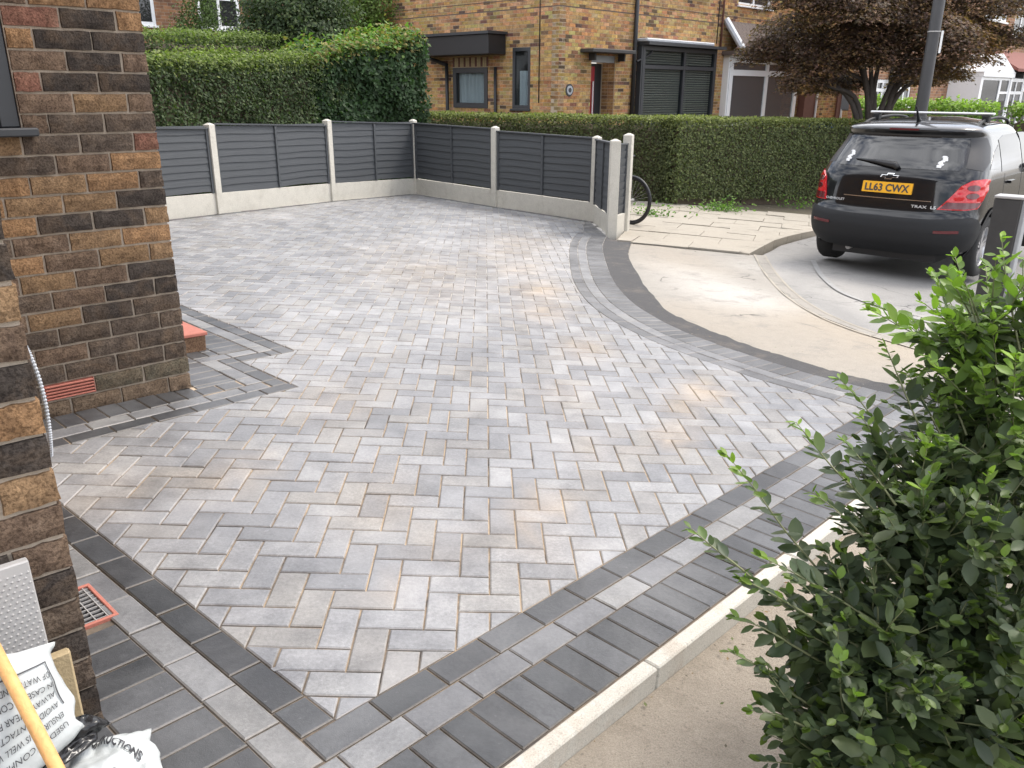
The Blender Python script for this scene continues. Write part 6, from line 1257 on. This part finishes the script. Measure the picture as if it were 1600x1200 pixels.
# ================================================================== privet shrub in the foreground
def ray_pt(x, y, Y):
    r = MR @ np.array([(x - 800) / 1275.8, (y - 600) / 1275.8, 1.0]); return np.array([0, 0, CH]) + r * (Y / r[1])
shrub = empty('privet_shrub', (1.35, 1.75, -.2), 'leafy green privet shrub with long shoots filling the lower right corner', 'shrub')
LP, LA, LN, LS, LC = [], [], [], [], []; stems = MB(); sr = np.random.default_rng(21)
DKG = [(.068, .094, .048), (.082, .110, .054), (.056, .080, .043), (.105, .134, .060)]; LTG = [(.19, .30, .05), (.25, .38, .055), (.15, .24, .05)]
def shoot(pts, leaf=.05, gap=.027, young_lit=.25, start=.12, dens=1.0, rad=.0022, base_light=0.0):
    P = catmull(pts, 8); d = [0]
    for i in range(1, len(P)): d.append(d[-1] + np.linalg.norm(P[i] - P[i - 1]))
    L = d[-1]; stems.tube(P, list(np.linspace(rad * 1.5, rad * .45, len(P))), 5, cap=False); x = L * start; k = 0; roll = sr.uniform(0, PI)
    while x < L:
        i = min(max(np.searchsorted(d, x) - 1, 0), len(P) - 2); p = P[i] + (P[i + 1] - P[i]) * (x - d[i]) / max(1e-6, d[i + 1] - d[i]); t = P[i + 1] - P[i]; t = t / np.linalg.norm(t); f = x / L
        up = np.array([0, 0, 1.0]); e1_ = np.cross(t, up); e1_ /= np.linalg.norm(e1_) + 1e-6; e2_ = np.cross(e1_, t); a = roll + k * PI / 2 + sr.normal(0, .25)
        for sgn in (1, -1):
            if sr.random() > dens: continue
            side = (e1_ * math.cos(a) + e2_ * math.sin(a)) * sgn; ax = side * (.9 - .35 * f) + t * (.35 + .75 * f) + np.array([0, 0, -.10 + .25 * f]) + sr.normal(0, .12, 3); ax /= np.linalg.norm(ax)
            nn_ = np.cross(np.cross(ax, up), ax); nn_ = nn_ + sr.normal(0, .25, 3) + t * .25; sz = leaf * (1.05 - .55 * max(0, f - .55) / .45) * sr.uniform(.5, 1.3)
            yl = max(0, (f - (1 - young_lit)) / young_lit) if young_lit > 0 else 0; yl = min(1, yl + base_light * sr.random()); c = np.array(DKG[sr.integers(4)]) * (1 - yl) + np.array(LTG[sr.integers(3)]) * yl
            LP.append(p + side * .002); LA.append(ax); LN.append(nn_); LS.append(sz); LC.append(c * sr.uniform(.8, 1.25))
        x += gap * (1.15 - .45 * f) * sr.uniform(.85, 1.15); k += 1
    for q in range(2): LP.append(P[-1]); ax = P[-1] - P[-3]; LA.append(ax / np.linalg.norm(ax) + sr.normal(0, .3, 3)); LN.append(np.array([0, 0, 1.0]) + sr.normal(0, .4, 3)); LS.append(leaf * .5); LC.append(np.array(LTG[sr.integers(3)]) * (.35 + .65 * min(1, young_lit * 1.6)))
# the shoots that stand clear of the mass
for pl, yv, yg in (([(1136, 711), (1181, 766), (1218, 818), (1255, 863), (1330, 950)], (1.75, 1.6), .35), ([(1080, 826), (1114, 855), (1153, 885), (1230, 950)], (1.6, 1.5), .25), ([(1244, 660), (1268, 690), (1298, 727), (1327, 757), (1400, 830)], (1.85, 1.65), .35), ([(1312, 592), (1340, 622), (1375, 670), (1405, 720), (1450, 790)], (1.95, 1.75), .4), ([(1382, 537), (1398, 575), (1425, 640), (1460, 720)], (2.0, 1.8), .4), ([(1425, 498), (1450, 540), (1480, 600), (1510, 680)], (2.05, 1.85), .5),
                  ([(1463, 432), (1480, 480), (1500, 540), (1530, 620)], (2.1, 1.9), .6), ([(1492, 400), (1505, 440), (1525, 500), (1560, 600)], (2.1, 1.9), .7), ([(1565, 372), (1570, 420), (1580, 480), (1600, 580)], (2.05, 1.9), .7), ([(1540, 415), (1545, 460), (1560, 520), (1590, 620)], (2.15, 1.9), .7), ([(1598, 405), (1600, 470), (1610, 560)], (2.0, 1.9), .8), ([(1140, 1018), (1190, 1045), (1240, 1085), (1310, 1130)], (1.42, 1.38), .2), ([(1150, 965), (1200, 985), (1250, 1015), (1330, 1060)], (1.48, 1.42), .2), ([(1160, 905), (1200, 925), (1260, 960), (1340, 1010)], (1.5, 1.45), .2), ([(1175, 1110), (1220, 1120), (1290, 1150)], (1.36, 1.33), .1), ([(1190, 870), (1240, 895), (1300, 930), (1380, 980)], (1.55, 1.48), .2), ([(1270, 770), (1310, 800), (1360, 850), (1420, 920)], (1.65, 1.55), .2), ([(1345, 650), (1380, 700), (1420, 760), (1460, 830)], (1.85, 1.7), .3), ([(1420, 585), (1450, 640), (1480, 700)], (1.95, 1.8), .4), ([(1320, 690), (1360, 735), (1400, 790)], (1.8, 1.65), .3)):
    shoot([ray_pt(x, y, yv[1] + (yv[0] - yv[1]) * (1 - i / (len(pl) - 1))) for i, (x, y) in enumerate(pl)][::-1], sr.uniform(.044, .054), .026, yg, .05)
# the mass: shoots springing outward through its volume
cent = [ray_pt(*c) for c in ((1540, 1000, 1.55), (1500, 860, 1.65), (1580, 720, 1.85), (1590, 580, 2.0), (1400, 1110, 1.45), (1500, 1160, 1.45), (1640, 860, 1.75), (1620, 1080, 1.6), (1700, 700, 1.9), (1450, 960, 1.6), (1560, 650, 1.95), (1640, 1180, 1.5), (1330, 1180, 1.36), (1360, 1030, 1.48), (1420, 850, 1.66), (1480, 760, 1.78), (1540, 540, 2.0))]; rads = [.20, .19, .20, .15, .13, .17, .24, .24, .26, .14, .14, .2, .12, .11, .10, .09, .08]
wts = np.array([1.1, 1.1, .7, .4, 1, 1.2, 1.2, 1.2, .8, 1, .45, 1.2, 1, 1, .9, .7, .3]); wts /= wts.sum()
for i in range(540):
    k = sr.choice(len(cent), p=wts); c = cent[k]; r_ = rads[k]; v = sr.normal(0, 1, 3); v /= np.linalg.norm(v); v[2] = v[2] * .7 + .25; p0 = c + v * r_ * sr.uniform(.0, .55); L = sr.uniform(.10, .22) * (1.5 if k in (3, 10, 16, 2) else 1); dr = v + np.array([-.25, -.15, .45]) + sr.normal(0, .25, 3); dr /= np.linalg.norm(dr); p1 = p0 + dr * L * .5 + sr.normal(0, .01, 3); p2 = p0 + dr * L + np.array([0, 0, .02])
    hi = max(0, min(1, (p2[2] - .66) / .26)); shoot([p0, p1, p2], sr.uniform(.046, .062) + .014 * max(0, 1 - p2[2] / .6), .028, .04 + .6 * hi, .0, .95, .0018, base_light=.75 * hi)  # pale young leaves increase with height, top light put into their colour
# woody stems to the ground
for i in range(16):
    c = cent[sr.integers(len(cent))]; b = np.array([1.30 + sr.normal(0, .18), 1.75 + sr.normal(0, .15), -.25]); stems.tube(catmull([b, (b + c) / 2 + sr.normal(0, .05, 3), c], 5), list(np.linspace(.010, .004, 11)), 6, cap=False)
tag(stems.build('stems', M['stem'], shrub, smooth=True), kind='stuff')
LNn = np.array(LN); LNn /= np.linalg.norm(LNn, axis=1)[:, None]
leaf_mesh('leaves', np.array(LP), LNn, np.array(LS), np.array(LC), 'full', 'leaf_near', shrub, axis=np.array(LA), jitter=.12)
